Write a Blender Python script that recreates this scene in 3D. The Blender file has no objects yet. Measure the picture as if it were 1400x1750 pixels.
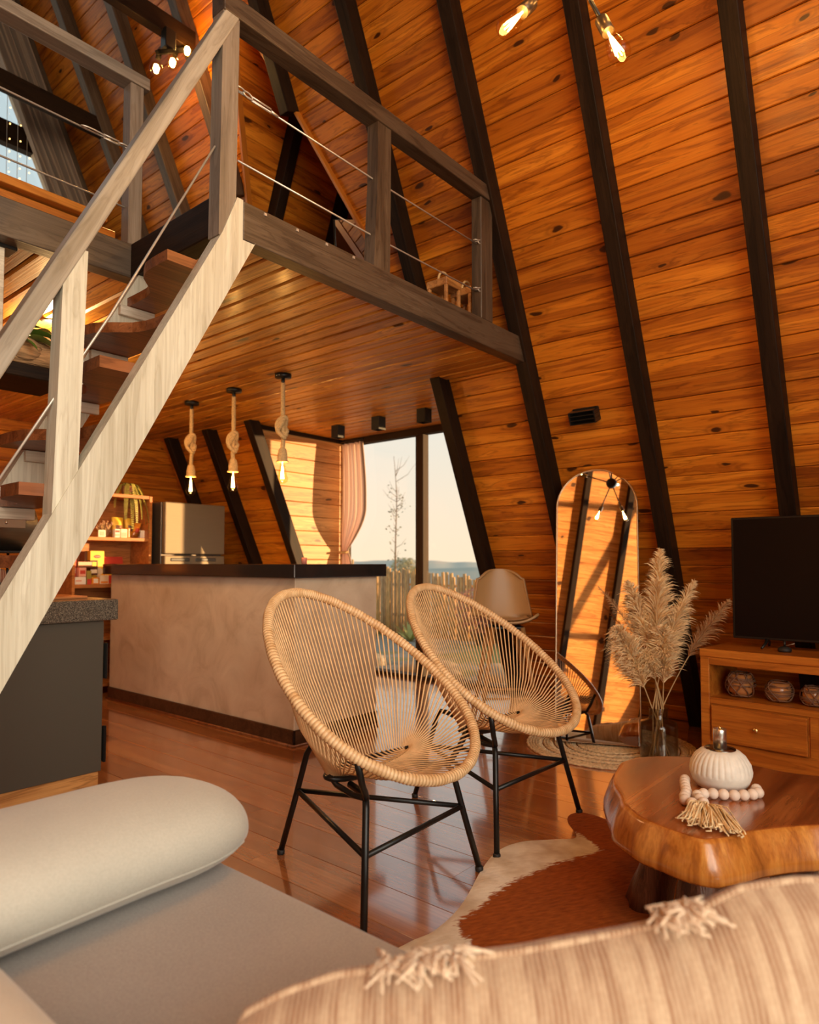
import bpy, bmesh, math, random
from mathutils import Vector as V, Matrix as M4, Euler
from math import sin, cos, pi, radians, sqrt
random.seed(7)
S = bpy.context.scene
COL = S.collection

# ------------------------------------------------------------------ camera, world, sun, gable fill, exposure
cam_d = bpy.data.cameras.new('camera'); cam = bpy.data.objects.new('camera', cam_d); COL.objects.link(cam)
cam_d.sensor_fit = 'AUTO'; cam_d.sensor_width = 36.0; cam_d.lens = 1167 / 1750 * 36
cam_d.shift_y = 37 / 1750
cam_d.clip_start = 0.05; cam_d.clip_end = 2000
cam_d.dof.use_dof = True; cam_d.dof.focus_distance = 2.6; cam_d.dof.aperture_fstop = 2.9
cam.location = (0, 0, 1.1)
cam.rotation_euler = Euler((radians(92.5), 0, radians(-50)), 'XYZ')
S.camera = cam

world = bpy.data.worlds.new('world'); S.world = world; world.use_nodes = True
wn = world.node_tree; wn.nodes.clear()
w_out = wn.nodes.new('ShaderNodeOutputWorld'); w_bg = wn.nodes.new('ShaderNodeBackground')
w_tc = wn.nodes.new('ShaderNodeTexCoord'); w_sep = wn.nodes.new('ShaderNodeSeparateXYZ'); w_rmp = wn.nodes.new('ShaderNodeValToRGB')
wn.links.new(w_tc.outputs['Generated'], w_sep.inputs[0]); wn.links.new(w_sep.outputs['Z'], w_rmp.inputs[0])
e = w_rmp.color_ramp.elements
e[0].position = 0.0; e[0].color = (1.0, .80, .56, 1)
e[1].position = 0.75; e[1].color = (.42, .55, .60, 1)
for pos, c in ((.10, (.93, .80, .62, 1)), (.22, (.80, .79, .70, 1)), (.42, (.56, .67, .68, 1))):
    q = e.new(pos); q.color = c
w_bg.inputs['Strength'].default_value = 0.98
wn.links.new(w_rmp.outputs[0], w_bg.inputs[0]); wn.links.new(w_bg.outputs[0], w_out.inputs[0])

def aim(o, d):
    o.rotation_euler = V(d).to_track_quat('-Z', 'Y').to_euler()
sun_d = bpy.data.lights.new('sun', 'SUN'); sun = bpy.data.objects.new('sun', sun_d); COL.objects.link(sun)
sun_d.energy = 9.0; sun_d.angle = radians(0.9); sun_d.color = (1.0, .60, .26); sun.location = (8, -8, 6)
aim(sun, (-.725, .69, -.045))
day_d = bpy.data.lights.new('daylight_fill', 'AREA'); day = bpy.data.objects.new('daylight_fill', day_d); COL.objects.link(day)  # area lamp added inside the front gable to boost the light entering there
day_d.shape = 'RECTANGLE'; day_d.size = 4.2; day_d.size_y = 3.6; day_d.energy = 150; day_d.color = (1.0, .94, .80); day_d.spread = radians(118)
day.location = (-.9, -1.85, 2.3); aim(day, (.25, 1, -.06))
S.view_settings.view_transform = 'Standard'; S.view_settings.look = 'None'
S.view_settings.exposure = 0.15; S.view_settings.gamma = 1.0; S.view_settings.use_curve_mapping = False
S.cycles.max_bounces = 8; S.cycles.diffuse_bounces = 5; S.cycles.glossy_bounces = 4; S.cycles.transparent_max_bounces = 12
S.cycles.sample_clamp_indirect = 4.0; S.cycles.caustics_reflective = False; S.cycles.caustics_refractive = False
S.cycles.use_denoising = True

# ------------------------------------------------------------------ mesh helpers
class MB:
    def __init__(s): s.v = []; s.f = []; s.sm = []
    def add(s, vs, fs, smooth=False):
        o = len(s.v); s.v += [tuple(p) for p in vs]; s.f += [tuple(i + o for i in f) for f in fs]; s.sm += [smooth] * len(fs); return s
    def box(s, lo, hi, c=0.0, fr=None):
        """chamfered box; fr = (origin, ex, ey, ez) frame"""
        x0, y0, z0 = lo; x1, y1, z1 = hi
        if c <= 0:
            vs = [(x, y, z) for z in (z0, z1) for y in (y0, y1) for x in (x0, x1)]
            fs = [(0, 2, 3, 1), (4, 5, 7, 6), (0, 1, 5, 4), (2, 6, 7, 3), (0, 4, 6, 2), (1, 3, 7, 5)]
        else:
            bm = bmesh.new(); bmesh.ops.create_cube(bm, size=1)
            for v in bm.verts:
                v.co = V((x0 if v.co.x < 0 else x1, y0 if v.co.y < 0 else y1, z0 if v.co.z < 0 else z1))
            bmesh.ops.bevel(bm, geom=bm.edges[:], offset=c, segments=2 if c > .004 else 1, affect='EDGES', profile=.5)
            bm.verts.index_update(); vs = [tuple(v.co) for v in bm.verts]; fs = [tuple(v.index for v in f.verts) for f in bm.faces]; bm.free()
        if fr:
            o, ex, ey, ez = [V(q) for q in fr]; vs = [o + ex * p[0] + ey * p[1] + ez * p[2] for p in vs]
        return s.add(vs, fs)
    def tube(s, pts, r, n=8, closed=False, smooth=True, caps=True):
        pts = [V(p) for p in pts]; N = len(pts); rs = r if isinstance(r, (list, tuple)) else [r] * N
        vs = []; up = None
        for i, p in enumerate(pts):
            a = pts[(i - 1) % N] if (closed or i > 0) else p; b = pts[(i + 1) % N] if (closed or i < N - 1) else p
            t = (b - a); t = t.normalized() if t.length > 1e-9 else V((0, 0, 1))
            if up is None: up = t.orthogonal().normalized()
            up = (up - t * up.dot(t)); up = up.normalized() if up.length > 1e-6 else t.orthogonal().normalized()
            w = t.cross(up)
            for k in range(n):
                an = 2 * pi * k / n; vs.append(p + (up * cos(an) + w * sin(an)) * rs[i])
        fs = []
        for i in range(N if closed else N - 1):
            j = (i + 1) % N
            for k in range(n):
                k2 = (k + 1) % n; fs.append((i * n + k, i * n + k2, j * n + k2, j * n + k))
        s.add(vs, fs, smooth)
        if caps and not closed:
            o = len(s.v) - len(vs); s.f += [tuple(o + k for k in reversed(range(n))), tuple(o + (N - 1) * n + k for k in range(n))]; s.sm += [False, False]
        return s
    def lathe(s, prof, c=(0, 0, 0), n=24, smooth=True, rad=None):
        """prof: list of (r, z) from bottom to top, axis +z; rad(angle,i)->factor"""
        vs = []; c = V(c)
        for i, (r, z) in enumerate(prof):
            for k in range(n):
                a = 2 * pi * k / n; q = r * (rad(a, i) if rad else 1); vs.append(c + V((q * cos(a), q * sin(a), z)))
        fs = [(i * n + k, i * n + (k + 1) % n, (i + 1) * n + (k + 1) % n, (i + 1) * n + k) for i in range(len(prof) - 1) for k in range(n)]
        if prof[0][0] > 1e-6: fs.append(tuple(reversed(range(n))))
        if prof[-1][0] > 1e-6: fs.append(tuple((len(prof) - 1) * n + k for k in range(n)))
        return s.add(vs, fs, smooth)
    def sph(s, c, r, n=12, sc=(1, 1, 1)):
        m = n // 2; pr = [(r * sin(pi * i / m) + (1e-5 if i in (0, m) else 0), -r * cos(pi * i / m)) for i in range(m + 1)]
        o = len(s.v); s.lathe(pr, (0, 0, 0), n); c = V(c)
        for i in range(o, len(s.v)): s.v[i] = tuple(c + V((s.v[i][0] * sc[0], s.v[i][1] * sc[1], s.v[i][2] * sc[2])))
        return s
    def prism(s, poly, ext, smooth=False):
        """poly: list of 3d points (planar), ext: extrusion vector"""
        P = [V(p) for p in poly]; n = len(P); E = V(ext); vs = P + [p + E for p in P]
        nrm = sum(((P[i]).cross(P[(i + 1) % n]) for i in range(n)), V())
        flip = nrm.dot(E) > 0
        fs = [tuple(reversed(range(n))) if flip else tuple(range(n)), tuple(n + i for i in (range(n) if flip else reversed(range(n))))]
        for i in range(n):
            j = (i + 1) % n; fs.append((i, j, n + j, n + i) if flip else (j, i, n + i, n + j))
        return s.add(vs, fs, smooth)
    def grid(s, fn, nu, nv, smooth=True, cu=False, cv=False):
        vs = [fn(i / (nu if cu else nu - 1), j / (nv if cv else nv - 1)) for i in range(nu) for j in range(nv)]
        fs = []
        for i in range(nu if cu else nu - 1):
            for j in range(nv if cv else nv - 1):
                i2 = (i + 1) % nu; j2 = (j + 1) % nv; fs.append((i * nv + j, i2 * nv + j, i2 * nv + j2, i * nv + j2))
        return s.add(vs, fs, smooth)
    def xf(s, m):
        s.v = [tuple(m @ V(p)) for p in s.v]; return s

WL = {}            # world position of every parent, so that parts can be given in world coordinates
def _link(o, parent, loc):
    COL.objects.link(o)
    if parent is not None:
        o.parent = parent; o.location = V(loc) - V(WL.get(parent.name, (0, 0, 0)))
    else: o.location = loc
    WL[o.name] = tuple(loc)
def obj(name, mb, mat, parent=None, label=None, at=None, local=False, group=None, kind=None):
    """one mesh object; vertices in world coordinates (or local to the parent when local)"""
    vs = mb.v
    lo = [min(p[i] for p in vs) for i in range(3)]; hi = [max(p[i] for p in vs) for i in range(3)]
    o0 = V(at) if at else V(((lo[0] + hi[0]) / 2, (lo[1] + hi[1]) / 2, lo[2] if parent is None else (lo[2] + hi[2]) / 2))
    me = bpy.data.meshes.new(name); me.from_pydata([tuple(V(p) - o0) for p in vs], [], mb.f)
    if any(mb.sm): me.polygons.foreach_set('use_smooth', mb.sm)
    me.update(); o = bpy.data.objects.new(name, me)
    if mat: me.materials.append(mat)
    if local:
        COL.objects.link(o); o.parent = parent; o.location = o0; WL[o.name] = (0, 0, 0)
    else: _link(o, parent, o0)
    if label: o['label'] = label
    if group: o['group'] = group
    if kind: o['kind'] = kind
    return o
def thing(name, label, cat, loc=(0, 0, 0), group=None, rz=0):
    o = bpy.data.objects.new(name, None); o.empty_display_size = .05; _link(o, None, loc); o.rotation_euler = (0, 0, rz)
    o['label'] = label; o['category'] = cat
    if group: o['group'] = group
    if rz: WL[o.name] = (0, 0, 0)
    return o
def tag(o, label, cat, group=None):
    o['label'] = label; o['category'] = cat
    if group: o['group'] = group
    return o
def struct(name, mb, mat):
    return obj(name, mb, mat, None, kind='structure')
def copy_tree(o, parent=None):
    c = o.copy(); COL.objects.link(c)
    if parent is not None: c.parent = parent
    for ch in list(o.children): copy_tree(ch, c)
    return c
def relabel(o, label):
    o['label'] = label; return o

def board(parent, A, B, wdir, w, t, mat, name='plank', c=.004, e0=(0, 0), e1=(0, 0), flipside=False):
    """plank from A to B (centre line of its visible face), wdir = width direction; e0/e1 end offsets at the two width edges"""
    A = V(A); B = V(B); ex = (B - A); L = ex.length; ex.normalize(); ey = V(wdir); ey = (ey - ex * ey.dot(ex)).normalized(); ez = ex.cross(ey)
    if flipside: ez = -ez
    h = w / 2
    sec = [(-h, -t), (h, -t), (h, -c), (h - c, 0), (-h + c, 0), (-h, -c)]
    vs = []
    for k, (bx, eo) in enumerate(((-L / 2, e0), (L / 2, e1))):
        for y, z in sec:
            f = (y + h) / w; vs.append((bx + eo[0] * (1 - f) + eo[1] * f, y, z))
    n = 6; fs = [tuple(reversed(range(n))), tuple(range(n, 2 * n))] + [(i, (i + 1) % n, n + (i + 1) % n, n + i) for i in range(n)]
    if flipside: pass
    me = bpy.data.meshes.new(name); me.from_pydata(vs, [], fs); me.materials.append(mat)
    o = bpy.data.objects.new(name, me); COL.objects.link(o)
    pos = (A + B) / 2
    m = M4((ex, ey, ez)).transposed()
    if m.determinant() < 0:      # keep a proper rotation
        me.transform(M4.Diagonal((1, -1, 1, 1))); me.flip_normals(); m = M4((ex, -ey, ez)).transposed()
    o.rotation_euler = m.to_euler()
    o.parent = parent; o.location = pos - V(WL.get(parent.name, (0, 0, 0))) if parent else pos
    return o
def beam(parent, name, A, B, up, w, h, mat, label=None, c=.005, cat=None):
    """square-sawn timber from A to B; w across, h along up"""
    A = V(A); B = V(B); ex = B - A; L = ex.length; ex.normalize(); u = V(up); u = (u - ex * u.dot(ex)).normalized(); sd = u.cross(ex)
    mb = MB().box((-L / 2, -w / 2, -h / 2), (L / 2, w / 2, h / 2), c)
    me = bpy.data.meshes.new(name); me.from_pydata(mb.v, [], mb.f); me.materials.append(mat)
    o = bpy.data.objects.new(name, me); COL.objects.link(o); pos = (A + B) / 2
    o.rotation_euler = M4((ex, sd, u)).transposed().to_euler()
    if parent: o.parent = parent; o.location = pos - V(WL.get(parent.name, (0, 0, 0)))
    else: o.location = pos
    WL[o.name] = tuple(pos)
    if label: o['label'] = label
    return o

# ------------------------------------------------------------------ materials
def _mat(name):
    m = bpy.data.materials.new(name); m.use_nodes = True; nt = m.node_tree
    return m, nt, nt.nodes['Principled BSDF']
def N(nt, t, **kw):
    n = nt.nodes.new(t)
    for k, v in kw.items():
        if k in n.inputs: n.inputs[k].default_value = v
        else: setattr(n, k, v)
    return n
def ramp(nt, src, stops):
    r = nt.nodes.new('ShaderNodeValToRGB'); el = r.color_ramp.elements
    el[0].position, el[0].color = stops[0][0], (*stops[0][1], 1); el[1].position, el[1].color = stops[-1][0], (*stops[-1][1], 1)
    for p, c in stops[1:-1]:
        q = el.new(p); q.color = (*c, 1)
    nt.links.new(src, r.inputs[0]); return r.outputs[0]
def mix(nt, a, b, f, mode='MIX'):
    m = nt.nodes.new('ShaderNodeMix'); m.data_type = 'RGBA'; m.blend_type = mode
    for s, q in ((6, a), (7, b)):
        if hasattr(q, 'is_linked'): nt.links.new(q, m.inputs[s])
        else: m.inputs[s].default_value = (*q, 1)
    if hasattr(f, 'is_linked'): nt.links.new(f, m.inputs[0])
    else: m.inputs[0].default_value = f
    return m.outputs[2]
def mth(nt, op, a, b=None):
    m = nt.nodes.new('ShaderNodeMath'); m.operation = op
    for i, q in enumerate((a, b)):
        if q is None: continue
        if hasattr(q, 'is_linked'): nt.links.new(q, m.inputs[i])
        else: m.inputs[i].default_value = q
    return m.outputs[0]
def coords(nt, scale, space='Object', rnd=True, rot=(0, 0, 0)):
    tc = nt.nodes.new('ShaderNodeTexCoord'); mp = nt.nodes.new('ShaderNodeMapping')
    src = tc.outputs[space]
    if rnd:
        oi = nt.nodes.new('ShaderNodeObjectInfo'); ad = nt.nodes.new('ShaderNodeVectorMath'); ad.operation = 'ADD'
        ml = nt.nodes.new('ShaderNodeVectorMath'); ml.operation = 'SCALE'; ml.inputs[0].default_value = (31.7, 17.3, 23.9)
        nt.links.new(oi.outputs['Random'], ml.inputs['Scale']); nt.links.new(src, ad.inputs[0]); nt.links.new(ml.outputs[0], ad.inputs[1]); src = ad.outputs[0]
    if any(rot):
        vr = nt.nodes.new('ShaderNodeVectorRotate'); vr.rotation_type = 'EULER_XYZ'; vr.inputs['Rotation'].default_value = rot
        nt.links.new(src, vr.inputs['Vector']); src = vr.outputs[0]
    nt.links.new(src, mp.inputs[0]); mp.inputs['Scale'].default_value = scale
    return mp.outputs[0]
def bump(nt, bs, h, st=.2, dist=.01):
    b = N(nt, 'ShaderNodeBump', Strength=st, Distance=dist); nt.links.new(h, b.inputs['Height']); nt.links.new(b.outputs[0], bs.inputs['Normal'])
def wood(name, light, mid, dark, rough=.45, knots=True, axis='X', var=.35, grain=1.0, coat=0.0, spec=.4, kn=(2.1, 5.2), bumpst=.15, ringc=.85):
    m, nt, bs = _mat(name)
    rot = {'X': (0, 0, 0), 'Y': (0, 0, pi / 2), 'Z': (0, pi / 2, 0)}[axis]
    c1 = coords(nt, (.55 * grain, 7 * grain, 7 * grain), rot=rot)
    n1 = N(nt, 'ShaderNodeTexNoise', Scale=2.2, Detail=5.0, Roughness=.55, Distortion=.7); nt.links.new(c1, n1.inputs['Vector'])
    rings = mth(nt, 'FRACT', mth(nt, 'MULTIPLY', n1.outputs[0], 7.0))
    col = ramp(nt, n1.outputs[0], [(.30, dark), (.48, mid), (.66, light)])
    rr = ramp(nt, rings, [(0.0, (.58, .52, .46)), (.22, (1, 1, 1)), (.80, (1, 1, 1)), (1.0, (.58, .52, .46))])
    col = mix(nt, col, rr, ringc, 'MULTIPLY')
    c2 = coords(nt, (1.5 * grain, 80 * grain, 80 * grain), rot=rot)
    n2 = N(nt, 'ShaderNodeTexNoise', Scale=1.5, Detail=2.0); nt.links.new(c2, n2.inputs['Vector'])
    fr = ramp(nt, n2.outputs[0], [(.3, (.78, .74, .70)), (.65, (1.05, 1.05, 1.05))])
    col = mix(nt, col, fr, .7, 'MULTIPLY')
    oi = nt.nodes.new('ShaderNodeObjectInfo')
    tv = ramp(nt, oi.outputs['Random'], [(0, (1 - var, 1 - var * 1.25, 1 - var * 1.4)), (.5, (1, 1, 1)), (1, (1 + var * .3, 1 + var * .35, 1 + var * .3))])
    col = mix(nt, col, tv, 1.0, 'MULTIPLY')
    if knots:
        c3 = coords(nt, (kn[0], kn[1], kn[1]), rot=rot)
        nd = N(nt, 'ShaderNodeTexNoise', Scale=3.0, Detail=2.0); nt.links.new(c3, nd.inputs['Vector'])
        va = nt.nodes.new('ShaderNodeVectorMath'); va.operation = 'MULTIPLY_ADD'; va.inputs[1].default_value = (.22, .22, .22)
        nt.links.new(nd.outputs['Color'], va.inputs[0]); nt.links.new(c3, va.inputs[2])
        vo = N(nt, 'ShaderNodeTexVoronoi', Scale=1.0, Randomness=1.0, voronoi_dimensions='2D'); nt.links.new(va.outputs[0], vo.inputs['Vector'])
        sel = nt.nodes.new('ShaderNodeSeparateColor'); nt.links.new(vo.outputs['Color'], sel.inputs[0])
        on = mth(nt, 'GREATER_THAN', sel.outputs[0], .50)
        size = mth(nt, 'ADD', mth(nt, 'MULTIPLY', sel.outputs[1], .060), .036)
        q = mth(nt, 'DIVIDE', vo.outputs['Distance'], size)
        kf = ramp(nt, q, [(.0, (1, 1, 1)), (.75, (.95, .95, .95)), (.9, (.5, .5, .5)), (1.0, (0, 0, 0))])
        kf = mth(nt, 'MULTIPLY', kf, on)
        halo = mth(nt, 'MULTIPLY', ramp(nt, q, [(.6, (1, 1, 1)), (1.0, (0, 0, 0))]), on)
        q2 = mth(nt, 'DIVIDE', q, 2.6)
        halo = mth(nt, 'MULTIPLY', mth(nt, 'MULTIPLY', ramp(nt, q2, [(.3, (1, 1, 1)), (.55, (.3, .3, .3)), (.7, (.75, .75, .75)), (1.0, (0, 0, 0))]), on), .55)
        col = mix(nt, col, tuple(x * .55 for x in dark), halo)
        col = mix(nt, col, tuple(x * .16 for x in dark), kf)
    nt.links.new(col, bs.inputs['Base Color'])
    bs.inputs['Roughness'].default_value = rough; bs.inputs['Specular IOR Level'].default_value = spec
    if coat: bs.inputs['Coat Weight'].default_value = coat; bs.inputs['Coat Roughness'].default_value = .18
    if bumpst: bump(nt, bs, n2.outputs[0], bumpst, .004)
    return m
def plain(name, col, rough=.5, metal=0.0, spec=.5, noise=0.0, nscale=20.0, emis=None, es=0.0, bumpst=0.0, stretch=(1, 1, 1), sheen=0.0, coat=0.0, trans=0.0, sub=0.0):
    m, nt, bs = _mat(name)
    bs.inputs['Base Color'].default_value = (*col, 1); bs.inputs['Roughness'].default_value = rough
    bs.inputs['Metallic'].default_value = metal; bs.inputs['Specular IOR Level'].default_value = spec
    if noise or bumpst:
        c = coords(nt, stretch); n = N(nt, 'ShaderNodeTexNoise', Scale=nscale, Detail=4.0); nt.links.new(c, n.inputs['Vector'])
        if noise: nt.links.new(ramp(nt, n.outputs[0], [(.3, tuple(x * (1 - noise) for x in col)), (.7, tuple(min(1, x * (1 + noise * .6)) for x in col))]), bs.inputs['Base Color'])
        if bumpst: bump(nt, bs, n.outputs[0], bumpst, .01)
    if emis: bs.inputs['Emission Color'].default_value = (*emis, 1); bs.inputs['Emission Strength'].default_value = es
    if sheen: bs.inputs['Sheen Weight'].default_value = sheen
    if coat: bs.inputs['Coat Weight'].default_value = coat; bs.inputs['Coat Roughness'].default_value = .1
    if trans: bs.inputs['Transmission Weight'].default_value = trans
    return m
def thin_glass(name, tint=(1, 1, 1), refl=.9):
    m, nt, bs = _mat(name); out = nt.nodes['Material Output']; nt.nodes.remove(bs)
    tr = N(nt, 'ShaderNodeBsdfTransparent'); tr.inputs[0].default_value = (*tint, 1)
    gl = N(nt, 'ShaderNodeBsdfGlossy', Roughness=.02); fr = N(nt, 'ShaderNodeLayerWeight', Blend=.5); mx = nt.nodes.new('ShaderNodeMixShader')
    f5 = mth(nt, 'ADD', mth(nt, 'MULTIPLY', mth(nt, 'POWER', fr.outputs['Facing'], 5.0), .9), .05)
    nt.links.new(mth(nt, 'MULTIPLY', f5, refl), mx.inputs[0]); nt.links.new(tr.outputs[0], mx.inputs[1]); nt.links.new(gl.outputs[0], mx.inputs[2]); nt.links.new(mx.outputs[0], out.inputs[0])
    return m
def fabric(name, col, col2, rough=.9, sc=(500, 500, 500), stripes=None, bumpst=.25):
    m, nt, bs = _mat(name)
    c = coords(nt, (1, 1, 1)); n = N(nt, 'ShaderNodeTexNoise', Scale=220.0, Detail=3.0); nt.links.new(c, n.inputs['Vector'])
    n0 = N(nt, 'ShaderNodeTexNoise', Scale=7.0, Detail=4.0); nt.links.new(c, n0.inputs['Vector'])
    a = ramp(nt, n.outputs[0], [(.35, col2), (.65, col)]); b = ramp(nt, n0.outputs[0], [(.3, tuple(x * .86 for x in col)), (.7, col)])
    cc = mix(nt, a, b, .5)
    if stripes:
        w = N(nt, 'ShaderNodeTexWave', Scale=stripes[1], Distortion=1.2, Detail=2.0); w.bands_direction = stripes[0]; w.inputs['Detail Scale'].default_value = 1.0
        nt.links.new(c, w.inputs['Vector'])
        st = coords(nt, stripes[3]); n9 = N(nt, 'ShaderNodeTexNoise', Scale=1.0, Detail=3.0); nt.links.new(st, n9.inputs['Vector'])
        cc = mix(nt, cc, stripes[2], mth(nt, 'MULTIPLY', w.outputs['Fac'], ramp(nt, n9.outputs[0], [(.42, (.04, .04, .04)), (.60, (1.0, 1.0, 1.0))])))
        bump(nt, bs, w.outputs['Fac'], .2, .003)
    else: bump(nt, bs, n.outputs[0], bumpst, .002)
    nt.links.new(cc, bs.inputs['Base Color']); bs.inputs['Roughness'].default_value = rough; bs.inputs['Specular IOR Level'].default_value = .15; bs.inputs['Sheen Weight'].default_value = .25
    return m

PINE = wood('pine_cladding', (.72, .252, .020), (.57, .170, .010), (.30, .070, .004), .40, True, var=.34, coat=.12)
PINEC = wood('pine_ceiling', (.84, .42, .075), (.70, .30, .042), (.44, .14, .016), .38, True, var=.40, coat=.15, kn=(1.5, 5.5))
PINEL = wood('pine_light', (.78, .42, .15), (.66, .32, .10), (.50, .20, .05), .5, True, var=.15, kn=(1.7, 6.0))
BACK = plain('groove_backing', (.10, .03, .008), .9)
FLOORW = wood('floor_laminate', (.52, .205, .065), (.42, .145, .042), (.29, .088, .024), .22, False, ringc=.3, var=.34, coat=1.0, spec=.5, bumpst=.02)
for _n in FLOORW.node_tree.nodes:
    if _n.type == 'BSDF_PRINCIPLED': _n.inputs['Coat IOR'].default_value = 2.4; _n.inputs['Coat Roughness'].default_value = .08
DARK = wood('dark_stained_timber', (.026, .013, .006), (.018, .0085, .004), (.010, .005, .0025), .55, False, var=.1, grain=1.2, spec=.14)
BEAM = wood('brown_stained_timber', (.110, .074, .046), (.080, .051, .030), (.048, .029, .016), .45, False, var=.1, grain=1.2, spec=.5)
GREYW = wood('grey_washed_timber', (.66, .58, .455), (.56, .48, .365), (.42, .345, .25), .48, True, var=.06, grain=1.1, kn=(1.2, 5.0), bumpst=.25, ringc=.35)
RAILW = wood('worn_rail_timber', (.37, .32, .25), (.30, .255, .195), (.22, .18, .13), .40, False, var=.05, grain=1.1, ringc=.35)
MIDW = wood('greybrown_timber', (.27, .215, .16), (.205, .160, .118), (.135, .102, .072), .48, False, var=.08, grain=1.1, ringc=.5)
MIDWZ = wood('greybrown_post_timber', (.27, .215, .16), (.205, .160, .118), (.135, .102, .072), .48, False, axis='Z', var=.08, grain=1.1, ringc=.5)
BEAMZ = wood('brown_stained_post_timber', (.110, .074, .046), (.080, .051, .030), (.048, .029, .016), .45, False, axis='Z', var=.1, grain=1.2)
TREADW = wood('red_tread_timber', (.30, .105, .035), (.22, .07, .022), (.14, .042, .013), .35, False, var=.15)
CONSW = wood('honey_timber', (.60, .215, .028), (.49, .155, .019), (.35, .095, .011), .34, False, ringc=.45, var=.1, coat=.3)
SLABW = wood('polished_slab_wood', (.50, .17, .045), (.34, .095, .022), (.20, .05, .012), .17, False, ringc=.35, var=.05, grain=.7, coat=.7, spec=.6, bumpst=.04)
BARK = wood('burnished_edge_wood', (.62, .26, .05), (.46, .155, .025), (.26, .08, .014), .25, False, ringc=.3, axis='Z', var=.05, grain=1.2, coat=.5)
LOGW = wood('dark_log_wood', (.20, .075, .035), (.11, .038, .018), (.05, .018, .009), .35, False, axis='Z', var=.1, grain=1.6, coat=.3, bumpst=.5)
BLACK = plain('black_paint_metal', (.012, .011, .010), .35, .3, .5)
BLACKM = plain('black_matte', (.013, .012, .011), .6)
STEEL = plain('brushed_steel', (.34, .29, .23), .42, 1.0, noise=.12, nscale=8, stretch=(1, 1, 60))
CHROME = plain('chrome', (.80, .77, .72), .28, 1.0)
BRASS = plain('brass', (.75, .50, .20), .25, 1.0)
WIRE = plain('galvanised_cable', (.62, .55, .46), .4, .6)
RATTAN = plain('rattan_wrap', (.74, .49, .25), .5, 0, .4, noise=.28, nscale=40, bumpst=.2, stretch=(1, 1, 1))
CORD = plain('rattan_cord', (.68, .42, .20), .5, 0, .4, noise=.2, nscale=15)
ROPE = plain('hemp_rope', (.66, .43, .19), .85, 0, .2, noise=.3, nscale=120, bumpst=.4)
GLASS = thin_glass('window_glass'); VASEG = thin_glass('smoked_glass', (.80, .78, .74), 1.0)
BULBG = thin_glass('amber_bulb_glass', (1.0, .90, .66), .5)
FIL = plain('glowing_filament', (1, .8, .4), .5, emis=(1.0, .62, .20), es=90)
GLOW = plain('glow_core', (1, .8, .4), .5, emis=(1.0, .55, .14), es=7)
MIRROR = plain('mirror_glass', (.92, .92, .92), .0, 1.0)
GRAN_D = plain('polished_dark_granite', (.022, .018, .016), .10, 0, .6, noise=.5, nscale=260, coat=.3)
WHITE = plain('white_ceramic', (.72, .66, .57), .6, noise=.12, nscale=30)
BEAD = plain('pale_wooden_bead', (.72, .58, .47), .6, noise=.08, nscale=20)
LEAF = plain('green_leaf', (.13, .22, .03), .35, 0, .5, noise=.35, nscale=18)
FERN = plain('fern_leaf', (.33, .29, .06), .5, 0, .3, noise=.35, nscale=25)
JUTE = plain('jute', (.76, .56, .33), .9, 0, .15, noise=.35, nscale=60, bumpst=.6)
PLUME = plain('pampas_plume', (.95, .70, .40), .9, 0, .15, noise=.2, nscale=12)
STEMM = plain('dry_stem', (.56, .38, .18), .7, noise=.2, nscale=30)

def plaster():
    m, nt, bs = _mat('burnished_cement'); c = coords(nt, (1, 1, 1), rnd=False)
    n = N(nt, 'ShaderNodeTexNoise', Scale=3.2, Detail=7.0, Roughness=.62, Distortion=1.4); nt.links.new(c, n.inputs['Vector'])
    n2 = N(nt, 'ShaderNodeTexNoise', Scale=1.1, Detail=3.0, Distortion=.6); nt.links.new(c, n2.inputs['Vector'])
    a = ramp(nt, n.outputs[0], [(.28, (.54, .40, .265)), (.48, (.68, .535, .385)), (.70, (.76, .62, .46))]); b = ramp(nt, n2.outputs[0], [(.35, (.80, .77, .74)), (.65, (1, 1, 1))])
    nt.links.new(mix(nt, a, b, 1.0, 'MULTIPLY'), bs.inputs['Base Color']); bs.inputs['Roughness'].default_value = .5; bump(nt, bs, n.outputs[0], .12, .01); return m
CEMENT = plaster()
def granite():
    m, nt, bs = _mat('grey_granite'); c = coords(nt, (1, 1, 1), rnd=False)
    v = N(nt, 'ShaderNodeTexVoronoi', Scale=420.0); nt.links.new(c, v.inputs['Vector'])
    sp = nt.nodes.new('ShaderNodeSeparateColor'); nt.links.new(v.outputs['Color'], sp.inputs[0])
    nt.links.new(ramp(nt, sp.outputs[0], [(.0, (.03, .026, .022)), (.5, (.10, .085, .065)), (.8, (.17, .14, .105)), (1, (.30, .26, .19))]), bs.inputs['Base Color'])
    bs.inputs['Roughness'].default_value = .22; return m
GRAN_G = granite()
SOFA = fabric('sofa_linen', (.50, .47, .395), (.42, .39, .325)); SEAT = fabric('sofa_seat_weave', (.42, .375, .335), (.30, .262, .23))
PILLOW = fabric('ribbed_pillow_cloth', (.56, .405, .265), (.44, .295, .18), stripes=('X', 52.0, (.22, .09, .04), (60, 10, 4)))
CURT = fabric('loft_curtain_cloth', (.30, .21, .145), (.24, .165, .11))
PCURT = plain('sheer_pink_cloth', (.70, .50, .42), .9, 0, .1)
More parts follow.
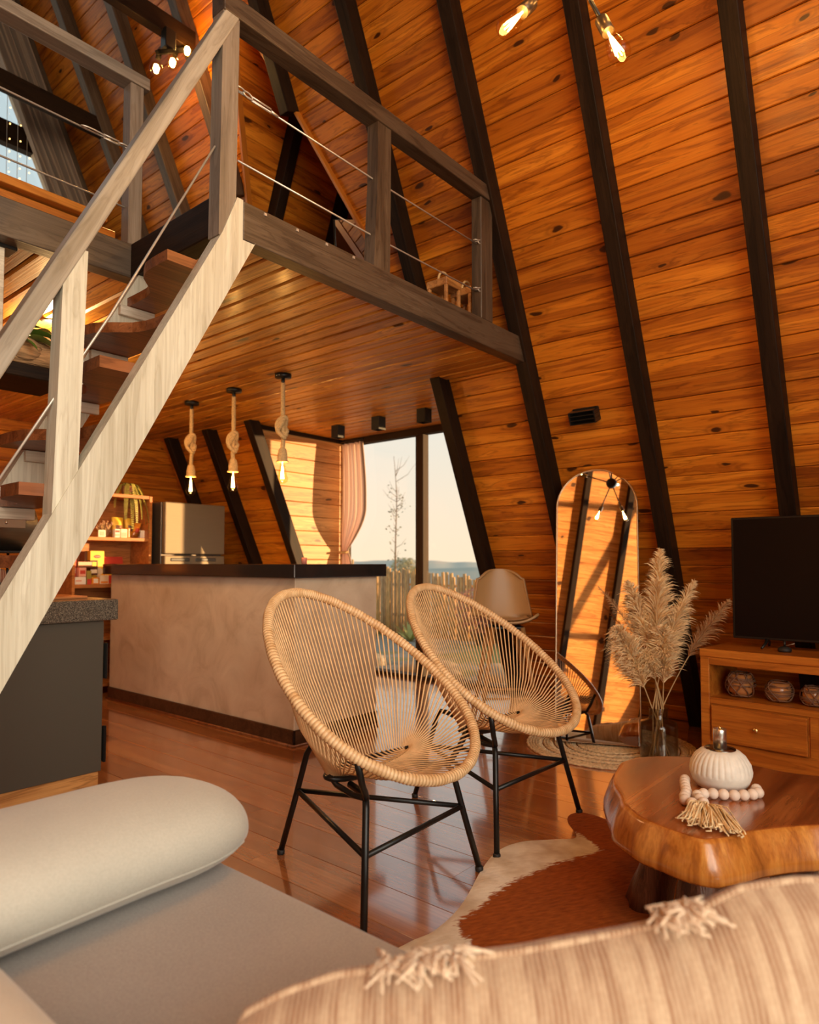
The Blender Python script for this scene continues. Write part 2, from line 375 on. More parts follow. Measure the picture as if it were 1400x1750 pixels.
# ---8<--- structure
# ================================================================== the large structure
X0, K, XC = 4.93, .44, .90
SL = sqrt(1 + K * K)
def rx(z): return X0 - K * z
def lx(z): return 2 * XC - rx(z)
SV = V((-K, 0, 1)) / SL; IN = V((-1, 0, -K)) / SL          # up the right roof, and its inward normal
SVL = V((K, 0, 1)) / SL; INL = V((1, 0, -K)) / SL
ZR = (X0 - XC) / K
YN, YF = -2.0, 6.7
ZL = 2.40                                                  # underside of the loft
T0, TH, TS = 2.44, 2.63, .376                              # cross gable: base height, rise, slope in y
TC = 3.89; TW = TS * TH
def tn(z): return TC - TW + TS * (z - T0)
def tf(z): return TC + TW - TS * (z - T0)
DY0, DY1 = 2.95, 5.10                                      # dormer bay
EY, WX = 5.17, 5.10

# right roof slope: backing with the two openings left out, then every board
def roof_q(y0, y1, z0, z1, off=.03):
    return [V((rx(z), y, z)) - IN * off for y, z in ((y0, z0), (y1, z0), (y1, z1), (y0, z1))]
mb = MB()
def sheet(mb, q): mb.add(q, [(0, 1, 2, 3)])
for y0, y1, z0, z1 in ((YN, DY0 - .05, -.1, T0), (DY1 + .04, YF, -.1, T0), (YN, TC - TW, T0, T0 + TH), (TC + TW, YF, T0, T0 + TH), (YN, YF, T0 + TH, ZR)): sheet(mb, roof_q(y0, y1, z0, z1))
def rp(y, z): return V((rx(z), y, z)) - IN * .03
mb.add([rp(TC - TW, T0), rp(TC, T0 + TH), rp(TC - TW, T0 + TH)], [(0, 1, 2)]); mb.add([rp(TC + TW, T0), rp(TC, T0 + TH), rp(TC + TW, T0 + TH)], [(0, 2, 1)])
wall_right = struct('wall_right', mb, BACK)
BW = .1185
i = 0
while True:
    z0 = i * BW / SL; z1 = (i + 1) * BW / SL; zc = (z0 + z1) / 2; i += 1
    if zc > 6.3: break
    if zc < T0: segs = [(YN, DY0 - .06, 0, 0, 0, 0), (DY1 + .05, YF, 0, 0, 0, 0)]
    elif zc < T0 + TH - .06:
        d = TS * (z1 - z0) / 2; segs = [(YN, tn(zc), 0, 0, -d, d), (tf(zc), YF, d, -d, 0, 0)]
    else: segs = [(YN, YF, 0, 0, 0, 0)]
    for a, b, a0, a1, b0, b1 in segs:
        cuts = [a]
        if b - a > 3: cuts += [random.choice((.82, 1.52, 2.22)) if zc < T0 + TH - .06 else random.choice((1.52, 2.22, 2.92, 3.6))]
        if b - a > 6 and random.random() < .5: cuts += [5.08]
        cuts += [b]
        for j in range(len(cuts) - 1):
            p, q = cuts[j] + (.001 if j else 0), cuts[j + 1]
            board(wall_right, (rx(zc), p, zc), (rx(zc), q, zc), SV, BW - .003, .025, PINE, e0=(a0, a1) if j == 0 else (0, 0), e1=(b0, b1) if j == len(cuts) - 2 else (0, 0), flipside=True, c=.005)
RTH, RDP = .085, .115
def rafter(parent, yf, z0, z1, inn=IN, side=1, w=RTH, d=RDP, mat=None):
    f = rx if side > 0 else lx
    A = V((f(z0), yf + w / 2, z0)) + inn * d / 2; B = V((f(z1), yf + w / 2, z1)) + inn * d / 2
    return beam(parent, 'rafter', A, B, inn, w, d, mat or DARK, label='dark stained rafter')
for yf, z0, z1 in ((.085, 0, ZR - .1), (.772, 0, ZR - .1), (1.475, 0, ZR - .1), (2.18, 0, ZR - .1), (2.875, 0, ZR - .1), (3.57, 4.25, ZR - .1), (4.33, 3.98, ZR - .1), (5.04, 0, 2.44), (5.71, 0, 2.44), (6.40, 0, 2.44), (5.04, 2.5, ZR - .1), (5.71, 2.5, ZR - .1), (6.40, 2.5, ZR - .1)):
    rafter(wall_right, yf, z0, z1, mat=BEAM if yf > 4 and z0 > 0 else None)  # upper far rafters take lighter brown: daylight on them put into the colour
# trim boards round the loft opening
for f, nm in ((tn, 1), (tf, -1)):
    A = V((rx(T0 + .1), f(T0 + .1), T0 + .1)) + IN * .012; B = V((rx(T0 + TH - .02), f(T0 + TH - .02), T0 + TH - .02)) + IN * .012
    beam(wall_right, 'trim', A, B, IN, .022, .055, CONSW, label='orange edge board of the loft opening', c=.003)
# cross gable behind the opening
mb = MB()
for f, sg in ((tn, -1), (tf, 1)):
    q = [V((rx(T0), f(T0), T0)), V((5.2, f(T0), T0)), V((5.2, f(T0 + TH), T0 + TH)), V((rx(T0 + TH), f(T0 + TH), T0 + TH))]
    sheet(mb, [p + V((0, sg * .03, 0)) for p in q])
mb.add([V((5.18, tn(T0), T0)), V((5.18, tf(T0), T0)), V((5.18, TC, T0 + TH))], [(0, 1, 2)])
wall_cross = struct('wall_cross_gable', mb, BACK)
for i in range(24):
    L = sqrt(1 + TS * TS); zc = T0 + (i + .5) * BW / L
    if zc > T0 + TH - .05: break
    d = K * BW / L / 2
    board(wall_cross, (rx(zc) + .01, tf(zc), zc), (5.16, tf(zc), zc), (0, -TS, 1), BW - .002, .02, PINE, e0=(d, -d), c=.005)
    board(wall_cross, (rx(zc) + .01, tn(zc), zc), (5.16, tn(zc), zc), (0, TS, 1), BW - .002, .02, PINE, e0=(d, -d), c=.005, flipside=True)
for xr in (3.42, 4.05, 4.75):
    zt = min(T0 + TH - .05, (X0 - xr) / K) if xr < rx(T0 + TH) else T0 + TH - .05
    for f, sg in ((tf, -1),):
        nrm = V((0, sg, -TS)).normalized()
        A = V((xr, f(T0), T0)) + nrm * .055; B = V((xr, f(zt), zt)) + nrm * .055
        beam(wall_cross, 'rafter', A, B, nrm, .09, .11, DARK, label='dark stained rafter')

# left roof slope, seen in the mirror
mb = MB(); q = [V((lx(z), y, z)) - INL * .03 for y, z in ((YN, -.1), (YF, -.1), (YF, ZR), (YN, ZR))]; sheet(mb, q[::-1])
wall_left = struct('wall_left', mb, BACK)
mb = MB()
for i in range(56):
    z0 = i * BW / SL; z1 = z0 + (BW - .004) / SL
    for a, b in ((YN, random.choice((-.4, .3, 1.0))), (None, 4.5)):
        if a is None: a = last + .003
        last = b
        P = lambda y, z, o: V((lx(z), y, z)) + INL * o
        mb.add([P(a, z0, 0), P(b, z0, 0), P(b, z1, 0), P(a, z1, 0), P(a, z0, -.02), P(b, z0, -.02), P(b, z1, -.02), P(a, z1, -.02)], [(3, 2, 1, 0), (0, 1, 5, 4), (1, 2, 6, 5), (2, 3, 7, 6), (3, 0, 4, 7)])
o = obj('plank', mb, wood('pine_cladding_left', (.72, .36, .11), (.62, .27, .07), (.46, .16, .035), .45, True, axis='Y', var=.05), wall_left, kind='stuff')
for yf in (-1.3, -.6, .09, .78, 1.48, 2.18): rafter(wall_left, yf, 0, ZR - .1, INL, -1)

# front gable behind the camera: glazed on the left, boarded to the right
mb = MB()
mb.box((1.95, YN - .1, 0), (4.9, YN, ZL)); mb.prism([(1.95, YN, ZL), (rx(ZL), YN, ZL), (rx(6.7), YN, 6.7)], (0, -.1, 0))
wall_front = struct('wall_front', mb, PINEL)
for xx in (-1.5, .2, 1.95): beam(wall_front, 'mullion', (xx, YN - .05, 0), (xx, YN - .05, (ZR - .3) if xx == .2 else (4.6 if xx < 0 else 6.4)), (0, 1, 0), .07, .09, BLACKM)
for zz in (2.45, 4.3): beam(wall_front, 'transom', (lx(zz), YN - .05, zz), (1.95, YN - .05, zz), (0, 0, 1), .09, .09, BLACKM)

# back wall under the loft and the glazed gable above it
mb = MB().box((-2.5, YF + .02, 0), (4.9, YF + .1, ZL + .14))
wall_back = struct('wall_back', mb, BACK)
for i in range(18):
    zc = (i + .5) * .135
    xs = [.5, random.choice((1.9, 2.6, 3.0)), min(4.9, rx(zc) + .12)]
    for j in range(2): board(wall_back, (xs[j] + .001, YF, zc), (xs[j + 1], YF, zc), (0, 0, 1), .1325, .02, PINE, c=.005)
window_2 = struct('window_2', MB().box((-2.0, YF, 4.93), (2.75, YF + .09, 5.14), .004), DARK)
for p, q, w in (((2.62, 4.60), (.95, 8.4), .10),):
    beam(window_2, 'frame', (2.80, YF + .03, 4.35), (1.05, YF + .03, 8.33), (0, 1, 0), .07, .06, GREYW)
    beam(window_2, 'frame', (3.45, YF + .03, 2.87), (2.80, YF + .03, 4.35), (0, 1, 0), .07, .06, GREYW)
beam(window_2, 'frame', (1.5, YF + .03, 2.6), (1.5, YF + .03, 7.0), (0, 1, 0), .08, .06, DARK)
beam(window_2, 'frame', (-1, YF + .03, 4.10), (2.9, YF + .03, 4.10), (0, 0, 1), .06, .12, DARK)
beam(window_2, 'frame', (-1, YF + .03, 2.62), (3.6, YF + .03, 2.62), (0, 0, 1), .06, .12, DARK)
obj('pane', MB().add([(-1.7, YF + .05, 2.6), (3.5, YF + .05, 2.6), (.95, YF + .05, 8.3)], [(0, 1, 2)]), GLASS, window_2)

# floor: backing and single boards where they show
floor = struct('floor', MB().box((-3.2, YN, -.12), (5.12, YF + .1, -.012)), plain('floor_backing', (.07, .02, .008), .5))
FW = .192
for i in range(24):
    xc = .62 + (i + .5) * FW
    if xc - FW / 2 > 5.0: break
    y = .1 - random.random() * 1.2
    while y < YF:
        y1 = min(y + 1.36, YF)
        board(floor, (xc, y + .0007, 0), (xc, y1 - .0007, 0), (1, 0, 0), FW - .0012, .012, FLOORW, c=.0012, flipside=True); y = y1
mb = MB().box((-3.1, YN, -.012), (.60, YF, -.001)); obj('plank', mb, FLOORW, floor, kind='stuff')

# loft: boarded underside, deck, edge beams
mb = MB()
mb.box((-2.3, 2.97, ZL + .025), (5.1, YF, 2.53)); mb.box((1.6, 2.28, ZL + .025), (3.87, 2.97, 2.53))
ceiling = struct('ceiling', mb, BACK)
CW = .108
for i in range(60):
    xc = .72 + (i + .5) * CW
    if xc > 5.05: break
    y0 = 2.28 if xc > 1.6 else 2.97; y1 = YF
    if xc > rx(ZL) + .02: y0, y1 = DY0 - .03, EY
    cuts = [y0] + ([random.uniform(y0 + 1.2, y1 - 1.0)] if y1 - y0 > 3 else []) + [y1]
    for j in range(len(cuts) - 1): board(ceiling, (xc, cuts[j] + .001, ZL), (xc, cuts[j + 1], ZL), (1, 0, 0), CW - .006, .022, PINEC, c=.010)
beam(ceiling, 'front_beam', (1.60, 2.24, 2.456), (rx(2.45) - .02, 2.24, 2.456), (0, 0, 1), .08, .155, BEAM, label='dark brown beam along the front edge of the loft')
beam(ceiling, 'side_beam', (1.545, 2.92, 2.456), (1.545, 2.26, 2.456), (0, 0, 1), .09, .155, DARK, label='black beam beside the stair opening')
beam(ceiling, 'left_beam', (-2.25, 2.93, 2.456), (1.55, 2.93, 2.456), (0, 0, 1), .08, .155, BEAM, label='grey brown beam along the left edge of the loft')
for k in range(8):
    s = MB().box((1.70 + k * .085, 2.195, 2.513), (1.712 + k * .085, 2.2, 2.524)); 
    if k % 2 == 0: obj('screw', s, WIRE, ceiling)
# raised loft platform edge (two stacked boards)
mb = MB().box((-1.5, 3.28, 2.533), (1.62, 3.34, 2.76), .004); pf = obj('loft_platform', mb, CONSW); tag(pf, 'orange wooden platform edge on the loft behind the left railing', 'platform')
obj('top_board', MB().box((-1.5, 3.24, 2.77), (1.56, 3.36, 2.81), .005), CONSW, pf); obj('deck', MB().box((-1.5, 3.35, 2.70), (1.5, 4.4, 2.78)), CONSW, pf)
# collar ties between the roof slopes
for y, z in ((4.35, 4.92), (5.75, 4.86)):
    o = beam(None, 'collar_tie', (lx(z) + .06, y, z), (rx(z) - .06, y, z), (0, 0, 1), .07, .15, DARK)
    tag(o, 'dark tie beam across the roof that carries the three small bulbs' if y < 5 else 'dark tie beam across the roof in front of the loft curtain', 'beam')

# dormer bay: end wall, near cheek, window and its frame
wall_bay = struct('wall_bay_end', MB().prism([(rx(0) + .03, EY + .02, 0), (WX + .1, EY + .02, 0), (WX + .1, EY + .02, ZL + .1), (rx(ZL + .1) + .03, EY + .02, ZL + .1)], (0, .05, 0)), BACK)
for i in range(17):
    zc = (i + .5) * .1425
    board(wall_bay, (rx(zc) - .03, EY, zc), (WX, EY, zc), (0, 0, 1), .140, .02, PINEL, c=.005, e0=(.031, -.031))
EDGEM = plain('matte_brown_edge', (.035, .017, .008), 1.0, 0, 0)
beam(wall_bay, 'trim', (rx(0) - .03, EY - .02, 0), (rx(ZL) - .03, EY - .02, ZL), (-1, 0, 0), .05, .07, EDGEM, label='dark sloping edge trim')
beam(wall_bay, 'trim', (3.95, EY - .012, ZL - .02), (WX, EY - .012, ZL - .02), (0, 0, 1), .024, .04, DARK, label='dark trim under the ceiling')
wall_cheek = struct('wall_bay_cheek', MB().prism([(rx(-.05), DY0 - .06, -.05), (WX + .1, DY0 - .06, -.05), (WX + .1, DY0 - .06, ZL + .1), (rx(ZL + .1), DY0 - .06, ZL + .1)], (0, .03, 0)), PINEL)
WF = plain('dark_brown_window_frame', (.045, .026, .015), .6, 0, .12)
mb = MB().box((WX - .03, DY0 - .03, 2.345), (WX + .06, EY + .02, 2.47), .003)
window_1 = struct('window_1', mb, WF)
obj('sill', MB().box((WX - .05, DY0 - .03, 0), (WX + .08, EY, .035), .003), WF, window_1)
for y in (4.165, 4.095, DY0 + .02, EY - .03):
    obj('stile', MB().box((WX - (.02 if y != 4.095 else .05), y - .024, .03), (WX + .04, y + .024, 2.34), .004), WF, window_1)
for a, b, dx in ((4.165, EY - .03, .01), (DY0 + .02, 4.095, -.02)):
    obj('pane', MB().add([(WX + dx, a, .05), (WX + dx, b, .05), (WX + dx, b, 2.34), (WX + dx, a, 2.34)], [(0, 1, 2, 3)]), GLASS, window_1)

# ================================================================== outside
def terrain(x, y): return -.06 - .012 * max(0, x - 6) + .02 * sin(x * 1.3) * sin(y * .9) * (x > 6.5)
mb = MB().grid(lambda u, v: V((5.2 + 28 * u ** 1.6, -6 + 44 * v, terrain(5.2 + 28 * u ** 1.6, -6 + 44 * v))), 40, 60)
mg, nt, bs = _mat('gravel_and_grass'); c = coords(nt, (1, 1, 1), rnd=False)
n = N(nt, 'ShaderNodeTexNoise', Scale=60.0, Detail=5.0); nt.links.new(c, n.inputs['Vector']); n2 = N(nt, 'ShaderNodeTexNoise', Scale=1.2, Detail=3.0); nt.links.new(c, n2.inputs['Vector'])
g = ramp(nt, n.outputs[0], [(.3, (.20, .17, .13)), (.7, (.44, .40, .34))]); g2 = ramp(nt, n.outputs[0], [(.3, (.10, .12, .03)), (.7, (.30, .30, .10))])
nt.links.new(mix(nt, g, g2, ramp(nt, n2.outputs[0], [(.5, (0, 0, 0)), (.6, (1, 1, 1))])), bs.inputs['Base Color']); bs.inputs['Roughness'].default_value = .9
ground = obj('ground', mb, mg, kind='structure')
mb = MB().grid(lambda u, v: V((5.2 + 28 * u, -80 + 74 * v, -.1)), 2, 2); mb.box((-40, -60, -.3), (40, -2.2, -.15))
struct('ground_front', mb, mg)
# bamboo fence, every cane a part
fence = thing('bamboo_fence', 'weathered bamboo cane fence outside beyond the window', 'fence', (8.7, 6, -.1))
BAM = plain('bamboo_cane', (.78, .46, .17), .6, noise=.4, nscale=9, stretch=(8, 8, 1.2))
BAM2 = plain('bamboo_cane_grey', (.58, .38, .19), .7, noise=.4, nscale=9, stretch=(8, 8, 1.2))
y = 4.6; k = 0
while y < 10.6:
    r = random.uniform(.020, .030); y += r * 2.05
    x = 8.62 + random.uniform(-.02, .02) + (y - 7) * .06; zt = (.86 + (min(y, 8.0) - 5.6) * .075 + (.09 if y > 8.6 else 0)) + random.uniform(-.05, .05)
    pts = [(x, y, -.12), (x + .004, y + random.uniform(-.01, .01), .3), (x, y + random.uniform(-.012, .012), zt)]
    obj('cane', MB().tube(pts, [r, r * .97, r * .92], 7), random.choice((BAM, BAM, BAM2)), fence); k += 1
for z in (.25, .75): obj('rail', MB().tube([(8.70 + (4.6 - 7) * .06, 4.6, z), (8.70 + 3.6 * .06, 10.6, z)], .02, 6), BAM2, fence)
# stones and plants at the window
STONE = plain('garden_stone', (.42, .34, .24), .8, noise=.3, nscale=6, bumpst=.5)
SLB = ('third garden stone from the curtain, just outside the window sill', 'garden stone set back behind the third one from the curtain', 'largest garden stone, near the middle stile of the window', 'smallest garden stone, right of the largest one', 'garden stone set farther out, right of the middle stile', 'garden stone nearest the sloping rafter end of the window', 'garden stone nearest the pink curtain corner')
for k, (x, y, r) in enumerate(((5.75, 4.72, .16), (6.25, 5.05, .13), (5.85, 4.45, .17), (5.62, 4.16, .10), (6.15, 3.98, .14), (5.8, 3.7, .15), (5.85, 5.45, .15))):
    mb = MB().sph((x, y, -.05), r, 14, (1.1, 1.3, .62)); mb.v = [tuple(V(p) + V((1, 1, .6)) * .02 * sin(p[0] * 31 + p[1] * 23 + p[2] * 17)) for p in mb.v]
    o = obj('stone', mb, STONE); tag(o, 'rough tan ' + SLB[k], 'stone', 'garden stones outside the window')
def blade_plant(name, loc, n, L, w, mat, label, cat, droop=.6, seed=1):
    rg = random.Random(seed); t = thing(name, label, cat, loc)
    for k in range(n):
        a = 2 * pi * k / n * 2.4 + rg.random(); l = L * rg.uniform(.7, 1.1); el = rg.uniform(.5, 1.3); mb = MB()
        d = V((cos(a), sin(a), 0)); s = V((-sin(a), cos(a), 0)); vs = []
        for j in range(6):
            u = j / 5; p = V(loc) + d * (l * u * cos(el)) + V((0, 0, l * (u * sin(el) - droop * .5 * u * u * cos(el)))); ww = w * (1 - u ** 2) + .001
            vs += [p - s * ww, p + V((0, 0, -ww * .4)), p + s * ww]
        mb.add(vs, [f for j in range(5) for f in ((j * 3, j * 3 + 1, j * 3 + 4, j * 3 + 3), (j * 3 + 1, j * 3 + 2, j * 3 + 5, j * 3 + 4))], True)
        obj('leaf', mb, mat, t)
    return t
blade_plant('agave', (8.0, 6.7, -.08), 16, .42, .03, plain('agave_leaf', (.55, .52, .16), .5), 'pale green spiky agave at the foot of the bamboo fence', 'plant', .3)
blade_plant('grass_tuft', (8.05, 7.5, -.08), 22, .26, .012, LEAF, 'short green grass tuft beside the agave', 'plant', .5, 4)
def leafy(name, c, r, n, lw, leafm, stemm, label, cat, seed, trunk=None):
    rg = random.Random(seed); t = thing(name, label, cat, (c[0], c[1], -.1)); mb = MB(); st = MB()
    if trunk: st.tube(trunk, [.05, .04, .02][:len(trunk)], 6)
    for k in range(n):
        d = V((rg.gauss(0, 1), rg.gauss(0, 1), rg.gauss(0, 1))).normalized() * (rg.random() ** .4); p = V(c) + V((d.x * r[0], d.y * r[1], d.z * r[2]))
        a = V((rg.gauss(0, 1), rg.gauss(0, 1), rg.gauss(0, 1))).normalized(); b = a.orthogonal().normalized(); l = lw * rg.uniform(.6, 1.3)
        mb.add([p - a * l, p + b * l * .4, p + a * l, p - b * l * .4], [(0, 1, 2, 3)])
    for k in range(12):
        d = V((rg.gauss(0, 1), rg.gauss(0, 1), abs(rg.gauss(0, 1)))).normalized(); st.tube([V((c[0], c[1], -.1)), V(c) + V((d.x * r[0], d.y * r[1], d.z * r[2])) * .8], [.012, .004], 5)
    obj('foliage', mb, leafm, t, kind='stuff'); obj('branches', st, stemm, t); return t
TWIG = plain('bare_bark', (.20, .14, .09), .8)
leafy('red_shrub', (8.15, 5.55, .42), (.28, .42, .36), 700, .035, plain('coral_leaf', (.62, .20, .13), .6, noise=.3, nscale=9), TWIG, 'coral red leafed shrub in front of the bamboo fence', 'shrub', 3)
leafy('far_tree', (40, 34, .75), (1.25, 1.25, .85), 700, .16, plain('hazy_olive_leaf', (.46, .40, .22), .7, noise=.3, nscale=2), TWIG, 'small round olive tree on the skyline behind the fence', 'tree', 5, [(40, 34, -3), (40, 34, .6)])  # leaf colour paled, distance haze is put into it
# slender young tree with few leaves
t = thing('sapling', 'tall slender nearly bare sapling rising behind the fence', 'tree', (10.0, 8.75, -.1)); rg = random.Random(11); tr = MB(); lf = MB()
tp = [V((10 + .03 * sin(z * 3), 8.75 + .035 * sin(z * 2.1 + 1), z)) for z in [-.1 + .1 * i for i in range(34)]]
tr.tube(tp, [.024 * (1 - i / 40) for i in range(34)], 6); obj('trunk', tr, TWIG, t); br = MB()
for k in range(26):
    z = rg.uniform(1.0, 3.2); b = tp[int((z + .1) / .1)]; a = rg.uniform(0, 2 * pi); l = rg.uniform(.08, .22) * (1.9 if z > 2.3 else 1)
    pts = [b, b + V((cos(a) * l * .6, sin(a) * l * .6, l * .35)), b + V((cos(a) * l, sin(a) * l, l * .9))]; br.tube(pts, [.006, .004, .0015], 5)
    if z < 2.75:
        for q in range(5):
            p = pts[1] + V((rg.gauss(0, .06), rg.gauss(0, .06), rg.gauss(0, .05))); aa = V((rg.gauss(0, 1), rg.gauss(0, 1), rg.gauss(0, 1))).normalized(); bb = aa.orthogonal(); lf.add([p - aa * .028, p + bb * .014, p + aa * .028, p - bb * .014], [(0, 1, 2, 3)])
obj('branches', br, TWIG, t); obj('leaves', lf, plain('sapling_leaf', (.17, .16, .05), .6), t, kind='stuff')
# hills on the horizon
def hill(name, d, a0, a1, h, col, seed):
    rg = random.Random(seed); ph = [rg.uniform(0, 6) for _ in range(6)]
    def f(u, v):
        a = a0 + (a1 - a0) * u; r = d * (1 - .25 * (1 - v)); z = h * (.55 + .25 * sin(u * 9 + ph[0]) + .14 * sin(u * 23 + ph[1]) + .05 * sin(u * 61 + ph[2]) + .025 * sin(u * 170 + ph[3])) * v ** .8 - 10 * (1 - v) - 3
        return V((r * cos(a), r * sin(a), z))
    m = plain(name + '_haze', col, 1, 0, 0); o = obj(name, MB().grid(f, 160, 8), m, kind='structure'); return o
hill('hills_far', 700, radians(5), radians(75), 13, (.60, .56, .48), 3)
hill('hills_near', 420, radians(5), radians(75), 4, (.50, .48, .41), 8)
# ---8<--- objects
# ================================================================== kitchen island, counter, pantry
isl = thing('kitchen_island', 'burnished cement kitchen island with thick polished dark granite top', 'island', (3.09, 4.35, 0))
obj('body', MB().box((2.735, 3.20, 0), (3.46, 5.50, 1.012), .003), CEMENT, isl)
obj('countertop', MB().box((2.69, 3.155, 1.012), (3.515, 5.56, 1.096), .004), GRAN_D, isl, label='polished dark granite top')
BASEB = wood('dark_baseboard_wood', (.10, .045, .022), (.07, .03, .014), (.045, .018, .008), .35, False, var=.05)
mb = MB().box((2.722, 3.187, 0), (2.735, 5.5, .098), .003); mb.box((2.722, 3.187, 0), (3.46, 3.20, .098), .003); obj('baseboard', mb, BASEB, isl, label='dark wood baseboard')
mb = MB().tube([(2.717, 5.5, .006), (2.717, 3.182, .006), (3.46, 3.182, .006)], .010, 6); obj('shoe_moulding', mb, TREADW, isl)
mb = MB().lathe([(.018, 0), (.02, .03), (.019, .045)], (3.2, 3.65, 1.096), 12); o = obj('candle', mb, plain('pink_wax', (.75, .25, .18), .5)); tag(o, 'small pink candle on the dark island counter', 'candle')

cab = thing('kitchen_cabinet', 'dark grey kitchen cabinet with speckled granite top below the stair', 'cabinet', (.9, 3.7, 0))
CABM = plain('charcoal_laminate', (.086, .076, .058), .34, 0, .5)
obj('body', MB().box((-.6, 3.375, .075), (1.645, 3.98, .815), .002), CABM, cab)
obj('countertop', MB().box((-.62, 3.335, .818), (1.70, 4.02, .922), .008), GRAN_G, cab, label='speckled grey granite top')
obj('plinth', MB().box((-.6, 3.385, 0), (1.635, 3.96, .075)), PINEL, cab, label='pale wooden plinth')
for z0, z1 in ((.50, .80), (.085, .485)):
    d = obj('door', MB().box((1.648, 3.42, z0), (1.668, 3.965, z1), .002), CABM, cab); obj('handle', MB().box((1.668, 3.40, z0 + .02), (1.682, 3.425, z0 + .20), .003), BLACK, d)
rack = thing('wire_rack', 'black wire rack on the granite counter carrying a bread bin', 'rack', (1.02, 3.55, .922))
for x in (.72, 1.31):
    for y in (3.43, 3.69): obj('leg', MB().tube([(x, y, .922), (x, y, 1.155)], .006, 6), BLACK, rack)
obj('top_shelf', MB().box((.70, 3.41, 1.150), (1.33, 3.71, 1.158)), BLACKM, rack); obj('lower_shelf', MB().box((.71, 3.42, 1.00), (1.32, 3.70, 1.008)), BLACKM, rack)
for k in range(7): obj('wire', MB().tube([(.76 + k * .085, 3.43, 1.008), (.76 + k * .085, 3.43, 1.13)], .003, 5), WIRE, rack)
bb = thing('bread_bin', 'brushed steel rounded bread bin with a plate on its front', 'bread bin', (1.02, 3.55, 1.159))
pr = [(.72 * 0 + cos(a) * .118, sin(a) * .113) for a in [2 * pi * k / 28 for k in range(28)]]
obj('body', MB().prism([(.70, 3.55 + p[0] * 1.1, 1.273 + p[1]) for p in pr], (.642, 0, 0), True), STEEL, bb)
obj('front_plate', MB().box((.80, 3.412, 1.262), (1.285, 3.424, 1.312), .003), plain('brushed_bronze_plate', (.40, .31, .22), .4, .7), bb); obj('plate_knob', MB().sph((1.20, 3.408, 1.287), .008, 8), CHROME, bb)
o = obj('folded_towel', MB().box((.74, 3.43, 1.0085), (1.22, 3.66, 1.075), .02), fabric('striped_towel', (.50, .32, .22), (.42, .26, .17), stripes=('X', 30, (.25, .08, .04), (3, 3, 3)))); tag(o, 'folded reddish striped towel on the lower tier of the wire rack', 'towel')
o = obj('granite_tray', MB().box((1.42, 3.5, .9225), (1.62, 3.8, .935), .003), plain('amber_tray', (.55, .22, .08), .2)); tag(o, 'low amber tray at the corner of the granite counter', 'tray')

pan = thing('pantry_shelf', 'orange wood pantry shelf unit packed with snacks beside the fridge', 'shelf', (2.86, 5.9, 0))
PANW = wood('pantry_wood', (.56, .22, .06), (.46, .165, .04), (.34, .11, .025), .45, False, var=.08)
for x0, x1 in ((2.515, 2.54), (3.185, 3.212)): obj('side_panel', MB().box((x0, 5.72, 0), (x1, 6.05, 1.70), .002), PANW, pan)
for z in (1.675, 1.295, .895, .45, .06): obj('shelf', MB().box((2.54, 5.725, z), (3.185, 6.05, z + .03), .002), PANW, pan)
obj('back_panel', MB().box((2.54, 6.05, .06), (3.185, 6.065, 1.70)), PANW, pan)
def PX(px): return 2.54 + (px - 123) * .00498
def package(name, label, px0, px1, z0, h, mat, cat='package', dep=.05, y=5.79, face=None, group=None, tilt=0):
    x0, x1 = PX(px0), PX(px1); w = x1 - x0
    t = obj(name, MB().box((x0, y, z0), (x1, y + dep, z0 + h), .003), mat); tag(t, label, cat, group)
    for fx0, fz0, fx1, fz1, m, nm in (face or ()):
        obj(nm, MB().box((x0 + w * fx0, y - .0015, z0 + h * fz0), (x0 + w * fx1, y + .001, z0 + h * fz1)), m, t)
    return t
CR = plain('cream_card', (.80, .68, .52), .6); PK = plain('pink_card', (.78, .38, .28), .5); RD = plain('red_print', (.55, .05, .03), .5); YL = plain('yellow_card', (.85, .52, .05), .45)
BR = plain('brown_print', (.20, .08, .03), .5); WH = plain('white_card', (.82, .76, .68), .55); OR = plain('orange_foil', (.80, .28, .03), .3); DKP = plain('dark_wrapper', (.09, .03, .02), .35)
S1 = 1.325; S2 = .925
package('picture_card', 'small cream framed card at the left of the upper pantry shelf', 164, 177, S1, .062, CR, 'card', .01, 5.76, ((.2, .2, .8, .8, PK, 'print'),))
package('small_box', 'small pale box with a red band in the middle of the upper pantry shelf', 194, 203.5, S1, .075, WH, 'box', .04, 5.77, ((.1, .15, .9, .45, PK, 'band'), (.1, .6, .9, .85, RD, 'band')))
package('small_box', 'cream box with a pink face right of the banded box', 205, 217, S1, .078, CR, 'box', .04, 5.77, ((.12, .1, .88, .6, PK, 'face'),))
package('small_box', 'thin upright orange striped box beside the snack bowl', 218, 222, S1, .088, OR, 'box', .04, 5.77, ((.3, .1, .7, .9, WH, 'stripe'),))
package('small_box', 'plain white box at the right end of the upper pantry shelf', 244.5, 253, S1, .072, WH, 'box', .04, 5.80)
def packet(name, label, px, z0, w, h, m1, m2, y=5.86, lean=.12, roll=0):
    x = PX(px)
    def fn(u, v):
        bul = sin(pi * min(max(u, 0), 1)) * sin(pi * v) * .025
        return V((x + (u - .5) * w + roll * (v) * h, y - bul + lean * v * h, z0 + v * h))
    mb = MB().grid(fn, 9, 9); mb.grid(lambda u, v: fn(1 - u, v) + V((0, .02 + 2 * sin(pi * u) * sin(pi * v) * .02, 0)), 9, 9)
    t = obj(name, mb, m1); tag(t, label, 'packet')
    obj('label_print', MB().grid(lambda u, v: fn(.2 + u * .6, .30 + v * .32) - V((0, .0025, 0)), 7, 5), m2, t); return t
packet('snack_packet', 'yellow snack packet left of the bowl under the fern', 210, S1, .095, .185, YL, BR)
